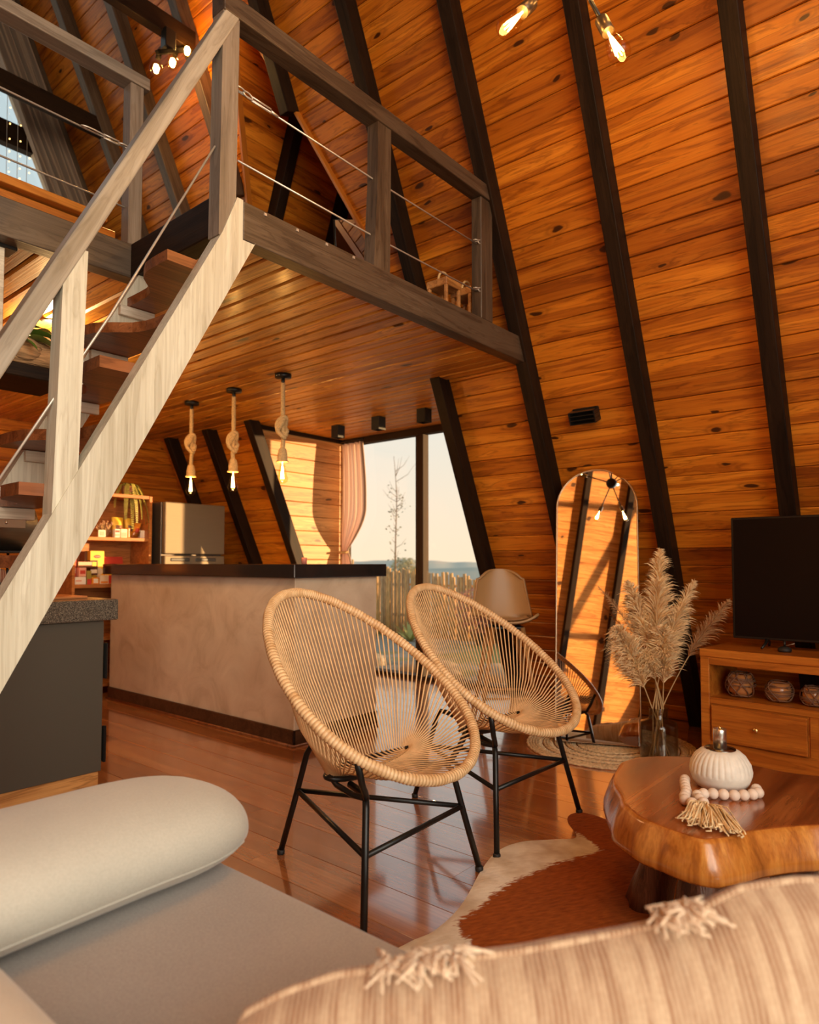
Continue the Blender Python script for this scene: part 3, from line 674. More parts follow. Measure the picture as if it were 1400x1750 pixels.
packet('snack_packet', 'yellow and brown snack packet standing in the glass bowl', 228, S1 + .01, .075, .17, YL, DKP, 5.83)
packet('snack_packet', 'orange foil snack packet leaning right in the glass bowl', 236, S1 + .01, .06, .13, OR, RD, 5.82, roll=.3)
o = obj('glass_bowl', MB().lathe([(.025, 0), (.055, .02), (.062, .06), (.059, .06), (.05, .022), (.01, .006)], (PX(231), 5.80, S1), 18), VASEG); tag(o, 'round glass bowl of packets on the upper pantry shelf', 'bowl')
t = thing('dried_bouquet', 'bundle of dried brown seed heads on the upper pantry shelf', 'bouquet', (PX(184), 5.86, S1)); rg = random.Random(2); mb = MB(); st = MB()
for k in range(60):
    a = rg.uniform(0, 2 * pi); r = rg.uniform(.0, .085); p = V((PX(184) + cos(a) * r, 5.86 + sin(a) * r * .6, S1 + rg.uniform(.05, .145))); mb.sph(p, rg.uniform(.006, .012), 6); st.tube([(PX(184), 5.86, S1), p], .002, 4)
obj('seed_heads', mb, plain('dried_seed', (.34, .18, .10), .8), t, kind='stuff'); obj('stalks', st, STEMM, t)
t = package('cake_box', 'tall yellow cake box with a red oval emblem on the lower pantry shelf', 164, 189, S2, .285, YL, 'box', .10, 5.90)
obj('emblem', MB().prism([(PX(176.5) + .030 * cos(a), 5.898, S2 + .235 + .014 * sin(a)) for a in [2 * pi * k / 16 for k in range(16)]], (0, .003, 0)), RD, t)
obj('emblem_script', MB().tube([(PX(172), 5.8975, S2 + .233), (PX(174), 5.8975, S2 + .240), (PX(175.5), 5.8975, S2 + .230), (PX(177), 5.8975, S2 + .238), (PX(179), 5.8975, S2 + .232), (PX(181), 5.8975, S2 + .237)], .0018, 5), WH, t)
obj('cake_print', MB().prism([(PX(176.5) + .05 * cos(a), 5.898, S2 + .105 + .035 * sin(a)) for a in [2 * pi * k / 16 for k in range(16)]], (0, .003, 0)), CR, t)
package('storage_box', 'brown carton behind the yellow cake box', 159, 164, S2, .28, BR, 'box', .1, 5.95)
t = packet('crisps_bag', 'large dark red crisps bag with a yellow triangle lying by the shelf side', 208, S2, .22, .235, RD, YL, 5.95)
package('tea_box', 'pink tea box stacked at the left front of the lower pantry shelf', 133, 145, S2 + .065, .075, PK, 'box', .06, 5.76, ((.15, .3, .85, .7, RD, 'print'),))
package('biscuit_box', 'flat white biscuit box at the bottom of the lower pantry shelf', 125, 144, S2, .062, WH, 'box', .12, 5.75, ((.1, .4, .6, .6, PK, 'print'),))
package('spice_jar', 'green and red spice jar between the biscuit boxes', 145.5, 153, S2, .115, plain('olive_print', (.33, .26, .05), .4), 'jar', .035, 5.75, ((.05, .0, .95, .4, RD, 'print'),))
package('snack_carton', 'orange framed snack carton right of the spice jar', 154, 167, S2, .055, OR, 'box', .05, 5.75, ((.2, .15, .8, .85, CR, 'print'),))
package('snack_carton', 'cream snack carton next to the island end on the lower pantry shelf', 168.5, 184, S2, .075, CR, 'box', .06, 5.76, ((.1, .1, .9, .3, OR, 'print'),))
package('chocolate_box', 'long brown chocolate box with pink lid on top of the stacked boxes', 133, 158, S2 + .141, .05, BR, 'box', .08, 5.79, ((.05, .4, .95, .95, PK, 'print'),))
package('coffee_tin', 'dark coffee tin with cream lettering band near the island end', 158.5, 172, S2 + .076, .125, DKP, 'tin', .06, 5.84, ((.08, .12, .92, .38, CR, 'band'), (.2, .6, .8, .9, YL, 'print')))
package('cracker_box', 'red cracker box at the far left of the lower pantry shelf', 125, 132, S2 + .063, .15, RD, 'box', .06, 5.80, ((.2, .2, .8, .5, CR, 'print'),))

FSTEEL = plain('fridge_steel', (.24, .195, .14), .60, .6, .3, noise=.06, nscale=8, stretch=(1, 1, 60))
fr = thing('fridge', 'brushed steel fridge with top freezer behind the island', 'fridge', (3.58, 5.9, 0))
obj('cabinet', MB().box((3.262, 5.66, .02), (3.90, 6.25, 1.655), .006), plain('dark_grey_steel', (.12, .10, .085), .4, .6), fr)
obj('freezer_door', MB().box((3.268, 5.60, 1.185), (3.90, 5.655, 1.655), .010), FSTEEL, fr)
fd = obj('fridge_door', MB().box((3.268, 5.60, .06), (3.90, 5.655, 1.172), .010), FSTEEL, fr)
for x0, x1 in ((3.33, 3.52), (3.58, 3.80)): obj('handle', MB().box((x0, 5.596, 1.120), (x1, 5.602, 1.150), .006), plain('dark_recess', (.06, .055, .05), .3), fd)

def frond(base, d, L, drop, n=24, wl=.035, lift=.1):
    d = V(d).normalized(); s = d.cross(V((0, 0, 1))).normalized(); mb = MB(); sp = []
    for i in range(n + 1):
        u = i / n; p = V(base) + d * (L * .45 * (1 - (1 - u) ** 2)) + V((0, 0, lift * sin(min(1, u * 2.2) * pi * .7) - drop * u ** 1.5)); sp.append(p)
    mb.tube(sp, [.003 * (1 - .7 * i / n) for i in range(n + 1)], 4)
    for i in range(2, n):
        tg = (sp[min(i + 1, n)] - sp[i - 1]).normalized(); l = wl * (1 - abs(i / n - .45)) * 1.0
        for sg in (-1, 1):
            q = (s * sg + tg * .45).normalized(); a = sp[i]; w = (sp[1] - sp[0]).length * .42 + .004
            mb.add([a - tg * w * .5, a + q * l * .5 - tg * w * .6 + V((0, 0, .003)), a + q * l, a + q * l * .5 + tg * w * .6, a + tg * w * .5], [(0, 1, 2, 3, 4)])
    return mb
fb = (3.06, 5.80, 1.80)
fern = thing('potted_fern', 'bushy hanging fern with long fronds on top of the pantry shelf', 'plant', (3.06, 5.86, 1.706))
obj('pot', MB().lathe([(.05, 0), (.06, .04), (.066, .085), (.058, .085), (.055, .075), (.001, .07)], (3.06, 5.86, 1.706), 18), plain('terracotta', (.30, .12, .06), .8), fern)
for a, L, dr in ((-95, .22, .42), (-80, .26, .40), (-60, .30, .34), (-40, .33, .40), (-20, .36, .30), (-165, .34, .24), (10, .34, .20), (40, .3, .12), (-50, .42, .46), (-125, .38, .36), (80, .3, .06), (150, .3, .1)):
    obj('frond', frond((3.06, 5.86, 1.775), (cos(radians(a)), sin(radians(a)), 0), L, dr, wl=.030, n=30, lift=random.uniform(.03, .10)), FERN, fern)

# ================================================================== stair
stair = thing('staircase', 'steep grey washed loft stair with alternating paddle treads and a cable rail', 'stairs', (.3, 2.5, 0))
sa, sb = V((.735, .80)), V((1.585, 2.385))                     # centre line of the near stringer (x, z)
sd = (sb - sa).normalized(); sn = V((-sd.y, sd.x))
def stringer(y0, y1, mat, label, w=.068, zb=0.0):
    foot = sa - sd * ((sa.y) / sd.y)
    A1, A2 = foot + sn * w, foot - sn * w
    pts = [V((foot.x - w / sd.y, 0, 0)), V((foot.x + w / sd.y, 0, 0))]
    t = (2.385 - (sa - sn * w).y) / sd.y; low = sa - sn * w + sd * t
    t2 = (2.535 - (sa + sn * w).y) / sd.y; upp = sa + sn * w + sd * t2
    zz = 2.375; ut = sa + sn * w + sd * ((zz - (sa + sn * w).y) / sd.y)
    cxb = foot.x + zb * sd.x / sd.y; poly = [(cxb - w / sd.y, y0, zb), (cxb + w / sd.y, y0, zb), (low.x, y0, low.y), (1.655, y0, zz), (1.507, y0, zz)]
    mb = MB().prism(poly, (0, y1 - y0, 0)); mb.prism([(1.507, y0, zz), (1.599, y0, zz), (1.599, y0, 2.535), (1.572, y0, 2.535)], (0, y1 - y0, 0))
    return obj('stringer', mb, mat, stair, label=label)
GREYS = wood('grey_washed_stringer', (.62, .575, .45), (.55, .50, .38), (.43, .38, .275), .45, True, axis='Z', var=.02, grain=1.0, kn=(.8, 2.6), bumpst=.25, ringc=.3)
stringer(2.20, 2.268, GREYS, 'near grey washed stringer'); stringer(2.835, 2.88, GREYS, 'far grey washed stringer', zb=1.31)
obj('support_post', MB().box((.85, 2.80, 0), (.93, 2.88, 1.31), .004), DARK, stair, label='dark post under the far stringer')
for k in range(10):                                            # alternating paddle treads
    z = .22 + k * .2265
    if z > 2.36: break
    xc = (sa + sd * ((z - sa.y) / sd.y)).x
    xb, xf = xc + .065, xc - .20                              # back edge, wide front edge
    xn = xc - .06
    Y0, Y1, ym = 2.270, 2.833, 2.54
    near = (k % 2 == 1)
    half = [(xb, Y0), (xb, Y1)]
    n = 10; cv = []
    for i in range(n + 1):
        u = i / n; yy = Y1 + (Y0 - Y1) * u; s = 1 / (1 + math.exp(-(u - .52) * 16)); s = s if near else 1 - s
        cv.append((xn + (xf - xn) * s, yy))
    poly = [(x, y, z - .04) for x, y in half + cv]
    tr = obj('tread', MB().prism(poly, (0, 0, .04)), TREADW, stair)
    cl = obj('cleat', MB().box((xc - .10, 2.812, z - .085), (xc + .06, 2.834, z - .042), .002), GREYW, tr)
def slope_pts(y, a, b): return V((a[0], y, a[1])), V((b[0], y, b[1]))
A, B = slope_pts(2.235, (.55, 1.315), (1.560, 3.297))
hr = beam(stair, 'handrail', A, B, (-sd.y, 0, sd.x), .07, .058, RAILW, label='grey brown sloping handrail')
def lean_post(x0, x1, z0, z1, y, w, mat, nm='post', par=stair, t=.07):
    return obj(nm, MB().prism([(x0 - w / 2, y, z0), (x0 + w / 2, y, z0), (x1 + w / 2, y, z1), (x1 - w / 2, y, z1)], (0, t, 0)), mat, par)
lean_post(.938, .962, 1.15, 2.115, 2.204, .074, GREYS)
lean_post(1.530, 1.540, 2.36, 3.27, 2.206, .076, MIDWZ)
obj('cable', MB().tube([(1.49, 2.235, 2.715), (1.096, 2.235, 1.948), (.70, 2.235, 1.235)], .0042, 6), WIRE, stair)

# ================================================================== loft railings
def chain(mb, P, Q, r=.0035, n=3):
    P, Q = V(P), V(Q); d = (Q - P) / n; up = V((0, 0, 1)); s = d.normalized().cross(up)
    for k in range(n):
        c = P + d * (k + .5); ax = up if k % 2 else s; l = d.length * .58
        mb.tube([c + d.normalized() * l * cos(a) + ax * .011 * sin(a) for a in [2 * pi * j / 12 for j in range(12)]], r, 5, closed=True)
rl = thing('loft_railing', 'dark timber railing with two steel cables along the front of the loft', 'railing', (2.5, 2.24, 2.534))
beam(rl, 'handrail', (1.50, 2.24, 3.300), (3.42, 2.24, 3.312), (0, 0, 1), .085, .085, BEAM)
obj('post', MB().prism([(2.362, 2.205, 2.534), (2.478, 2.205, 2.534), (2.482, 2.205, 2.86), (2.485, 2.205, 3.262), (2.388, 2.205, 3.262), (2.386, 2.205, 2.95)], (0, .07, 0)), BEAMZ, rl)
obj('post', MB().box((3.283, 2.205, 2.534), (3.405, 2.275, 3.265), .004), BEAMZ, rl)
for z in (2.99, 2.705):
    cb = obj('cable', MB().tube([(1.60, 2.24, z + .006), (2.42, 2.24, z - .006), (3.30, 2.24, z - .002)], .0042, 6), WIRE, rl)
    mb = MB(); chain(mb, (3.24, 2.225, z), (3.30, 2.21, z), n=2)
    if z > 2.9:
        chain(mb, (1.575, 2.225, z + .008), (1.66, 2.232, z + .006), n=2)
        for dz in (-.009, .009): mb.tube([(1.66, 2.235, z + .006 + dz), (1.76, 2.235, z + .005 + dz)], .0035, 5)
        mb.tube([(1.76, 2.235, z + .005), (1.80, 2.24, z + .004)], .006, 5)
    obj('turnbuckle', mb, WIRE, cb)
rl = thing('loft_railing', 'brown timber railing with steel cables at the left side of the loft', 'railing', (.3, 2.93, 2.534))
beam(rl, 'handrail', (-2.0, 2.93, 3.285), (1.578, 2.93, 3.310), (0, 0, 1), .085, .055, MIDW)
obj('post', MB().box((1.488, 2.895, 2.534), (1.552, 2.965, 3.283), .004), MIDWZ, rl)
obj('post', MB().box((-.6, 2.895, 2.534), (-.53, 2.965, 3.27), .004), MIDWZ, rl)
for z in (2.985, 2.71):
    cb = obj('cable', MB().tube([(-.55, 2.93, z), (1.49, 2.93, z)], .0042, 6), WIRE, rl)
    if z > 2.9:
        mb = MB(); chain(mb, (1.29, 2.92, z), (1.38, 2.92, z), n=1)
        for dz in (-.008, .008): mb.tube([(1.38, 2.92, z + dz), (1.45, 2.92, z + dz)], .0035, 5)
        chain(mb, (1.45, 2.92, z), (1.49, 2.92, z), n=1); obj('turnbuckle', mb, WIRE, cb)

# hanging shelf, log planter and pothos behind the stair
hs = thing('hanging_shelf', 'dark plank shelf hung from the loft behind the stair rail', 'shelf', (.9, 3.2, 1.88))
obj('board', MB().box((.35, 3.05, 1.880), (1.315, 3.36, 1.938), .004), DARK, hs)
obj('hanger', MB().box((.93, 2.975, 1.938), (1.017, 3.05, 2.40), .003), GREYW, hs, label='pale hanger post'); obj('bracket', MB().box((.90, 2.965, 2.365), (1.06, 3.06, 2.40), .002), BLACK, hs)
lp = thing('log_planter', 'coconut fibre log planter on the hanging shelf', 'planter', (1.16, 3.2, 1.938))
COCO = plain('coco_fibre', (.46, .24, .10), .95, noise=.5, nscale=14, bumpst=.9, stretch=(1, 1, 9))
def log(u, v):
    a = 2 * pi * v; r = .078 + .006 * sin(a * 3 + u * 5) + .004 * sin(a * 11 + u * 17); return V((1.02 + .31 * u, 3.20 + r * 1.15 * cos(a), 2.018 + r * sin(a)))
mb = MB().grid(log, 14, 24, cv=True); obj('log', mb, COCO, lp)
obj('plug', MB().sph((1.155, 3.118, 2.022), .060, 14, (1.15, .35, .85)), COCO, lp); obj('end', MB().sph((1.33, 3.20, 2.018), .078, 14, (.12, 1.1, 1)), COCO, lp)
def leaf(p, d, up, L, w, mat, parent, nm='leaf'):
    d = V(d).normalized(); up = V(up); s = d.cross(up).normalized(); nrm = s.cross(d); vs = []
    for i in range(7):
        u = i / 6; ww = w * (sin(pi * u ** .75) ** .8 if 0 < u < 1 else .02); c = V(p) + d * L * u - nrm * (L * .25 * u * u)
        vs += [c - s * ww + nrm * ww * .35, c, c + s * ww + nrm * ww * .35]
    return obj(nm, MB().add(vs, [f for j in range(6) for f in ((j * 3, j * 3 + 1, j * 3 + 4, j * 3 + 3), (j * 3 + 1, j * 3 + 2, j * 3 + 5, j * 3 + 4))], True), mat, parent)
po = thing('pothos', 'glossy green pothos growing out of the log planter', 'plant', (1.16, 3.2, 2.05))
obj('vine', MB().tube([(1.12, 3.2, 2.05), (1.16, 3.18, 2.11), (1.26, 3.15, 2.12), (1.36, 3.12, 2.05), (1.40, 3.10, 1.9), (1.37, 3.08, 1.72), (1.30, 3.08, 1.66)], .004, 6), LEAF, po)
for p, d, L in (((1.10, 3.16, 2.09), (.6, -.3, .35), .13), ((1.14, 3.14, 2.08), (1, -.4, .25), .15), ((1.16, 3.12, 2.07), (1, -.5, -.15), .15), ((1.12, 3.13, 2.10), (.1, -.3, .6), .12), ((1.18, 3.15, 2.10), (.8, .3, .5), .12), ((1.10, 3.10, 2.06), (.5, -.6, -.25), .12), ((1.24, 3.13, 2.10), (.9, -.2, -.5), .12), ((1.36, 3.11, 2.03), (.3, -.5, -.8), .10), ((1.37, 3.08, 1.72), (.5, -.3, -.9), .10), ((1.31, 3.08, 1.665), (-.2, -.4, -.9), .09), ((1.05, 3.15, 2.08), (-.5, -.5, .3), .12)):
    leaf(p, d, (0, 0, 1), L, L * .30, LEAF, po)
def lamp(name, loc, energy, col=(1.0, .52, .16), r=.02, parent=None):
    d = bpy.data.lights.new(name, 'POINT'); d.energy = energy; d.color = col; d.shadow_soft_size = r; o = bpy.data.objects.new(name, d); _link(o, parent, loc); return o
LENS = plain('lit_lens', (1, .8, .5), .5, emis=(1.0, .66, .28), es=30)
for (dx_, dy_, dlb) in ((1.53, 3.80, 'small round lit downlight in the boarded ceiling nearest the stair'), (1.70, 4.60, 'second lit downlight deeper under the loft, seen beside the stair rail'), (1.98, 4.75, 'third lit downlight under the loft, seen above the log planter')):
  dl = thing('downlight', dlb, 'lamp', (dx_, dy_, ZL - .003), 'downlights under the loft')
  obj('trim_ring', MB().lathe([(.030, -.004), (.048, -.004), (.048, .0), (.030, .0)], (dx_, dy_, ZL - .001), 20), BLACKM, dl); obj('lens', MB().lathe([(.0001, -.003), (.031, -.003)], (dx_, dy_, ZL - .001), 20), LENS, dl)
  lamp('downlight_lamp', (dx_, dy_, ZL - .06), 16, col=(1.0, .60, .24), parent=dl)

# ================================================================== lamps
def bulb_parts(parent, c, ax, L=.105, R=.032, lit=True):
    """teardrop bulb: c = socket mouth, ax = direction out of the socket"""
    ax = V(ax).normalized(); m = M4.Translation(V(c)) @ ax.to_track_quat('Z', 'Y').to_matrix().to_4x4()
    g = MB().lathe([(.013, 0), (.014, .012), (.019, .03), (.028, L * .58), (R, L * .74), (R * .86, L * .90), (R * .5, L * .985), (.0005, L)], n=18).xf(m)
    b = obj('bulb', g, BULBG, parent)
    f = MB()
    for k in range(6):
        a = k * pi / 3; f.tube([m @ V((.004 * cos(a), .004 * sin(a), L * .22)), m @ V((.011 * cos(a), .011 * sin(a), L * .78))], .0019, 4)
    f.tube([m @ V((0, 0, 0)), m @ V((0, 0, L * .45))], .003, 5); obj('filament', f, FIL, b)
    return b
for k, (x, y, zk, zb, lbl) in enumerate(((3.048, 4.848, 2.06, 1.80, 'rope pendant lamp with knot over the island, farthest along it by the fridge'), (3.022, 4.246, 2.0, 1.785, 'rope pendant lamp with knot over the middle of the island'), (3.003, 3.656, 2.03, 1.80, 'rope pendant lamp with knot over the island end nearest the window'))):
    p = thing('pendant_lamp', lbl, 'lamp', (x, y, ZL - .05), 'rope pendant lamps over the island')
    obj('canopy', MB().lathe([(.0005, -.030), (.012, -.030), (.012, -.026), (.055, -.024), (.057, -.018), (.057, 0)], (x, y, ZL), 24), BLACK, p)
    obj('stem', MB().tube([(x, y, ZL - .075), (x, y, ZL - .02)], .013, 10), BLACK, p)
    pts = [V((x + .004 * 0 * sin(i * .9 + k), y, ZL - .06 + (zb + .06 - ZL + .06) * i / 30)) for i in range(31)]
    pts = [q + V((.006 * math.exp(-((q.z - zk + .07) / .05) ** 2) * (1 if k != 1 else -1), 0, 0)) for q in pts]
    mb = MB()
    for s in range(3):
        mb.tube([q + V((cos(i * 1.1 + s * 2.09), sin(i * 1.1 + s * 2.09), 0)) * .0082 for i, q in enumerate([pts[0].lerp(pts[-1], 0)] * 0 + [pts[j // 4].lerp(pts[min(j // 4 + 1, 30)], (j % 4) / 4) for j in range(121)])], .0085, 6)
    obj('rope', mb, ROPE, p)
    kn = MB()
    for s in range(3):
        q = [V((x + (.029 + .005 * s) * cos(a) * .9, y + .022 * sin(2 * a + s), zk + (.036 + .014 * s) * sin(a) * 1.15)) for a in [2 * pi * j / 24 for j in range(24)]]; kn.tube(q, .0145, 7, closed=True)
    obj('knot', kn, ROPE, p)
    obj('socket', MB().lathe([(.018, .09), (.026, .082), (.034, .04), (.034, .006), (.042, .0), (.042, -.007), (.018, -.007)][::-1], (x, y, zb), 18), ROPE, p)
    bulb_parts(p, (x, y, zb - .004), (0, 0, -1), .150, .040)
    lamp('pendant_light', (x, y, zb - .07), 8.0, r=.012, parent=p)
# sputnik chandelier near the top of the room
HB = V((1.83, .90, 2.90))
ch = thing('chandelier', 'black sputnik chandelier with clear filament bulbs hanging in front of the roof boards', 'chandelier', HB)
obj('hub', MB().sph(HB, .055, 18), BLACK, ch); obj('down_rod', MB().tube([HB, HB + V((0, 0, 3.2))], .008, 8), BLACK, ch)
for tgt in (V((1.60, .965, 2.615)), V((1.80, .745, 2.54)), HB + V((.30, .20, .26)), HB + V((.05, -.34, .22)), HB + V((-.10, .34, .12)), HB + V((.28, -.16, .22)), HB + V((-.30, -.18, .16))):
    d = (tgt - HB).normalized(); s0 = HB + d * .285
    ar = obj('arm', MB().tube([HB + d * .04, s0], .006, 8), BLACK, ch)
    obj('socket', MB().tube([s0 - d * .03, s0 - d * .026, s0 + d * .028, s0 + d * .03], [.013, .019, .019, .017], 14), plain('bronze_socket', (.10, .07, .045), .35, .8), ch)
    bulb_parts(ch, s0 + d * .028, d, .118, .032)
    lamp('chandelier_light', s0 + d * .10, 10.5, r=.012, parent=ch)
# three-bulb spot under the tie beam
MATB = plain('dull_black', (.006, .005, .004), 1.0, 0, 0)
tl = thing('track_lamp', 'black bar lamp with three round lit bulbs under the dark tie beam', 'lamp', (2.55, 4.30, 4.83))
a, b = V((2.36, 4.24, 4.60)), V((2.72, 4.36, 4.90))
beam(tl, 'bar', a, b, (0, 0, 1), .03, .03, MATB); obj('mount', MB().box((2.44, 4.27, 4.72), (2.52, 4.34, 4.86), .004), BLACK, tl)
for u, p in ((.06, V((2.389, 4.3, 4.53))), (.5, V((2.512, 4.3, 4.645))), (.94, V((2.626, 4.3, 4.80)))):
    q = a.lerp(b, u); d = (p - q).normalized(); obj('socket', MB().tube([q, q.lerp(p, .45)], .018, 10), MATB, tl)
    m = q.lerp(p, .4); g = obj('bulb', MB().sph(p, .048, 16), BULBG, tl); obj('filament', MB().sph(p, .022, 8, (1, 1, 1.6)), FIL, g); lamp('track_light', p - V((0, .05, .02)), 5.0, r=.02, parent=tl)
for k, (x, y, lbl) in enumerate(((4.478, 4.64, 'black box ceiling spot nearest the pink curtain'), (4.438, 4.084, 'middle black box ceiling spot before the window'), (4.447, 3.571, 'black box ceiling spot nearest the sloping rafter by the window'))):
    c = thing('ceiling_spot', lbl, 'lamp', (x, y, ZL - .115), 'box ceiling spots by the window')
    mb = MB()
    for a0, b0, a1, b1 in ((-.045, -.045, .045, -.039), (-.045, .039, .045, .045), (-.045, -.039, -.039, .039), (.039, -.039, .045, .039)): mb.box((x + a0, y + b0, ZL - .115), (x + a1, y + b1, ZL))
    obj('housing', mb, BLACKM, c); obj('reflector', MB().box((x - .039, y - .039, ZL - .085), (x + .039, y + .039, ZL - .08)), CHROME, c)
# louvred wall lamp on the roof boards
def sconce(y, z, side, label):
    f = rx if side > 0 else lx; inn = IN if side > 0 else INL; sv = SV if side > 0 else SVL; o3 = V((f(z), y, z))
    t = thing('louvre_lamp', label, 'lamp', o3)
    fr_ = (o3, V((0, 1, 0)), sv, inn)
    obj('back_plate', MB().box((-.085, -.045, 0), (.085, .045, .02), .003, fr_), BLACK, t)
    for k in range(4): obj('slat', MB().box((-.088, -.045 + k * .026, .02), (.088, -.041 + k * .026, .085), .001, fr_), plain('slat_edge', (.10, .08, .06), .25, .8), t)
    for s in (-.088, .08): obj('side', MB().box((s, -.045, 0), (s + .008, .037, .085), .001, fr_), BLACK, t)
    return t
sconce(1.905, 2.05, 1, 'small black louvred wall lamp between two rafters above the mirror')
sconce(-.35, 1.45, -1, 'black louvred wall lamp on the sunlit roof slope seen in the mirror')
# ---8<--- soft
# ================================================================== egg chairs
RATW, nt, bs = _mat('rattan_rim'); at = nt.nodes.new('ShaderNodeAttribute'); at.attribute_name = 'wrap'
c = coords(nt, (1, 1, 1)); n1 = N(nt, 'ShaderNodeTexNoise', Scale=28.0, Detail=2.0); nt.links.new(c, n1.inputs['Vector'])
nt.links.new(mix(nt, ramp(nt, n1.outputs[0], [(.3, (.58, .34, .15)), (.7, (.80, .56, .31))]), (.34, .16, .055), mth(nt, 'MULTIPLY', at.outputs['Fac'], .75)), bs.inputs['Base Color']); bs.inputs['Roughness'].default_value = .45
def make_chair(label):
    t = thing('egg_chair', label, 'chair', (0, 0, 0), 'rattan egg chairs', rz=.0001)
    th = radians(37.46); a_, b_, eg, zc = .358, .453, -.17, .713
    def ring(s): return V((a_ * cos(s) * (1 + eg * sin(s)), b_ * sin(s) * cos(th), zc + b_ * sin(s) * sin(th)))
    def hoop(s, k=1.0): x = .205 * cos(s) * k; return V((x, -.02 + .065 * sin(s) * k + .03 * (1 - (x / .205) ** 2), .412 + .018 * (x / .205) ** 2))
    n = 840
    obj('rim', MB().tube([ring(2 * pi * i / n) for i in range(n)], [.0176 + .0012 * cos(i * 2 * pi / 4.0) + .0007 * sin(i * .19) for i in range(n)], 10, closed=True), RATW, t, local=True)
    t.children[-1].data.attributes.new('wrap', 'FLOAT', 'POINT').data.foreach_set('value', [(1.0 if (i // 10) % 4 == 2 else 0.0) for i in range(n * 10)])
    mb = MB(); m = 108
    for i in range(m):
        s = 2 * pi * (i + .5) / m; p = ring(s); h = hoop(s); nn = (p - V((0, 0, zc))).normalized()
        p0 = p + nn * .012; mid = p.lerp(h, .5) + V((cos(s) * .012, sin(s) * .006, -.008 - .008 * abs(cos(s))))
        pts = [p0 * 1.0, (p - nn * .002) + (h - p).normalized() * .016, p.lerp(mid, .55) * .5 + (p.lerp(h, .275)) * .5, mid, mid.lerp(h, .55), h]
        mb.tube(pts, .0030, 6, caps=False)
    for i in range(28):
        s = pi * (i + .5) / 28; mb.tube([hoop(s), hoop(s).lerp(hoop(-s), .3) - V((0, 0, .008)), hoop(s).lerp(hoop(-s), .7) - V((0, 0, .008)), hoop(-s)], .0034, 5, caps=False)
    obj('cord_weave', mb, CORD, t, local=True, kind='stuff')
    obj('seat_hoop', MB().tube([hoop(2 * pi * i / 40) - V((0, 0, .0135)) for i in range(40)], .0095, 8, closed=True), BLACK, t, local=True)
    FL, FR, RR = V((-.295, -.245, 0)), V((.33, -.25, 0)), V((.0, .425, 0))
    tops = (V((-.215, -.185, .390)), V((.235, -.19, .395)), V((0, .28, .425)))
    rim_l = ring(pi * 1.22); rim_r = ring(-pi * .22)
    for ft, tp, ex in ((FL, tops[0], [V((-.17, -.14, .380)), V((-.15, -.06, .392))]), (FR, tops[1], [V((.18, -.145, .382)), V((.15, -.06, .392))]), (RR, tops[2], [V((0, .235, .425)), V((0, .15, .405)), V((0, .07, .392))])):
        lg = obj('leg', MB().tube([ft + V((0, 0, .012)), ft.lerp(tp, .5), ft.lerp(tp, .93), tp + (ex[0] - tp) * .25] + ex, .0112, 10), BLACK, t, local=True)
        obj('foot_cap', MB().lathe([(.0125, 0), (.0145, .003), (.0145, .016), (.011, .020)], ft, 12), BLACKM, t, local=True)
    for r_, a in ((rim_l, tops[0]), (rim_r, tops[1])):
        obj('brace', MB().tube([r_ - V((0, 0, .012)), r_.lerp(a, .55) - V((0, 0, .014)), a.lerp(r_, .12), a], .0105, 10), BLACK, t, local=True)
    hs_ = hoop(pi)
    obj('brace', MB().tube([hs_, hs_ + V((.015, -.02, -.035)), V((-.20, -.12, .382)), tops[0]], .0095, 8), BLACK, t, local=True)
    obj('brace', MB().tube([hoop(0), hoop(0) + V((-.015, -.02, -.035)), V((.21, -.12, .384)), tops[1]], .0095, 8), BLACK, t, local=True)
    q = [f.lerp(tp, .60) for f, tp in ((FL, tops[0]), (FR, tops[1]), (RR, tops[2]))]
    for i in range(3): obj('crossbar', MB().tube([q[i], q[(i + 1) % 3]], .0092, 8), BLACK, t, local=True)
    return t
c1 = make_chair('rattan egg chair on black legs nearest the sofa, in front of the cement island')
c1.location = (1.729, 1.645, 0); c1.rotation_euler = (0, 0, .05)
c2 = copy_tree(c1); c2.location = (2.503, 1.655, 0); c2.rotation_euler = (0, 0, -.035); relabel(c2, 'rattan egg chair on black legs standing between the other egg chair and the mirror')

# bar stool behind
st = thing('bar_stool', 'beige moulded shell bar stool with wooden legs against the boarded roof slope', 'stool', (4.07, 2.55, 0), rz=radians(222 + 90))
SHELL = plain('beige_shell', (.42, .235, .095), .42, 0, .5)
def shell(u, v, o=0):
    # v 0 front lip .. 1 back top ; local -y is the front
    if v < .45: y = -.20 + v / .45 * .36; z = .70 + .012 * (1 - v / .45) ** 2 - .018 * sin(pi * v / .45)
    else:
        k = (v - .45) / .55; y = .16 + .05 * sin(k * pi / 2) + .025 * k; z = .70 + .36 * (k ** 1.25)
    w = .188 + .024 * sin(v * pi) if v < .5 else .212 - .055 * ((v - .5) / .5) ** 1.2
    if v > .90: w *= sqrt(max(0.02, 1 - ((v - .90) / .104) ** 2)) * .35 + .65
    s = (u - .5) * 2; curl = abs(s) ** 2.6
    return V((w * s, y - (.06 * curl if v > .5 else .0), z + (.055 * curl * (1 - v) if v < .5 else 0) - (.03 * abs(s) ** 3 if v > .93 else 0) - o))
mb = MB().grid(lambda u, v: shell(u, v), 17, 26); mb.grid(lambda u, v: shell(1 - u, v) + V((0, .016, -.014)), 17, 26)
edge = [shell(i / 16, 0) for i in range(17)] + [shell(1, j / 25) for j in range(1, 26)] + [shell(1 - i / 16, 1) for i in range(1, 17)] + [shell(0, 1 - j / 25) for j in range(1, 25)]
mb.tube([p + V((0, .008, -.007)) for p in edge], .0095, 6, closed=True)
obj('shell', mb, SHELL, st, local=True)
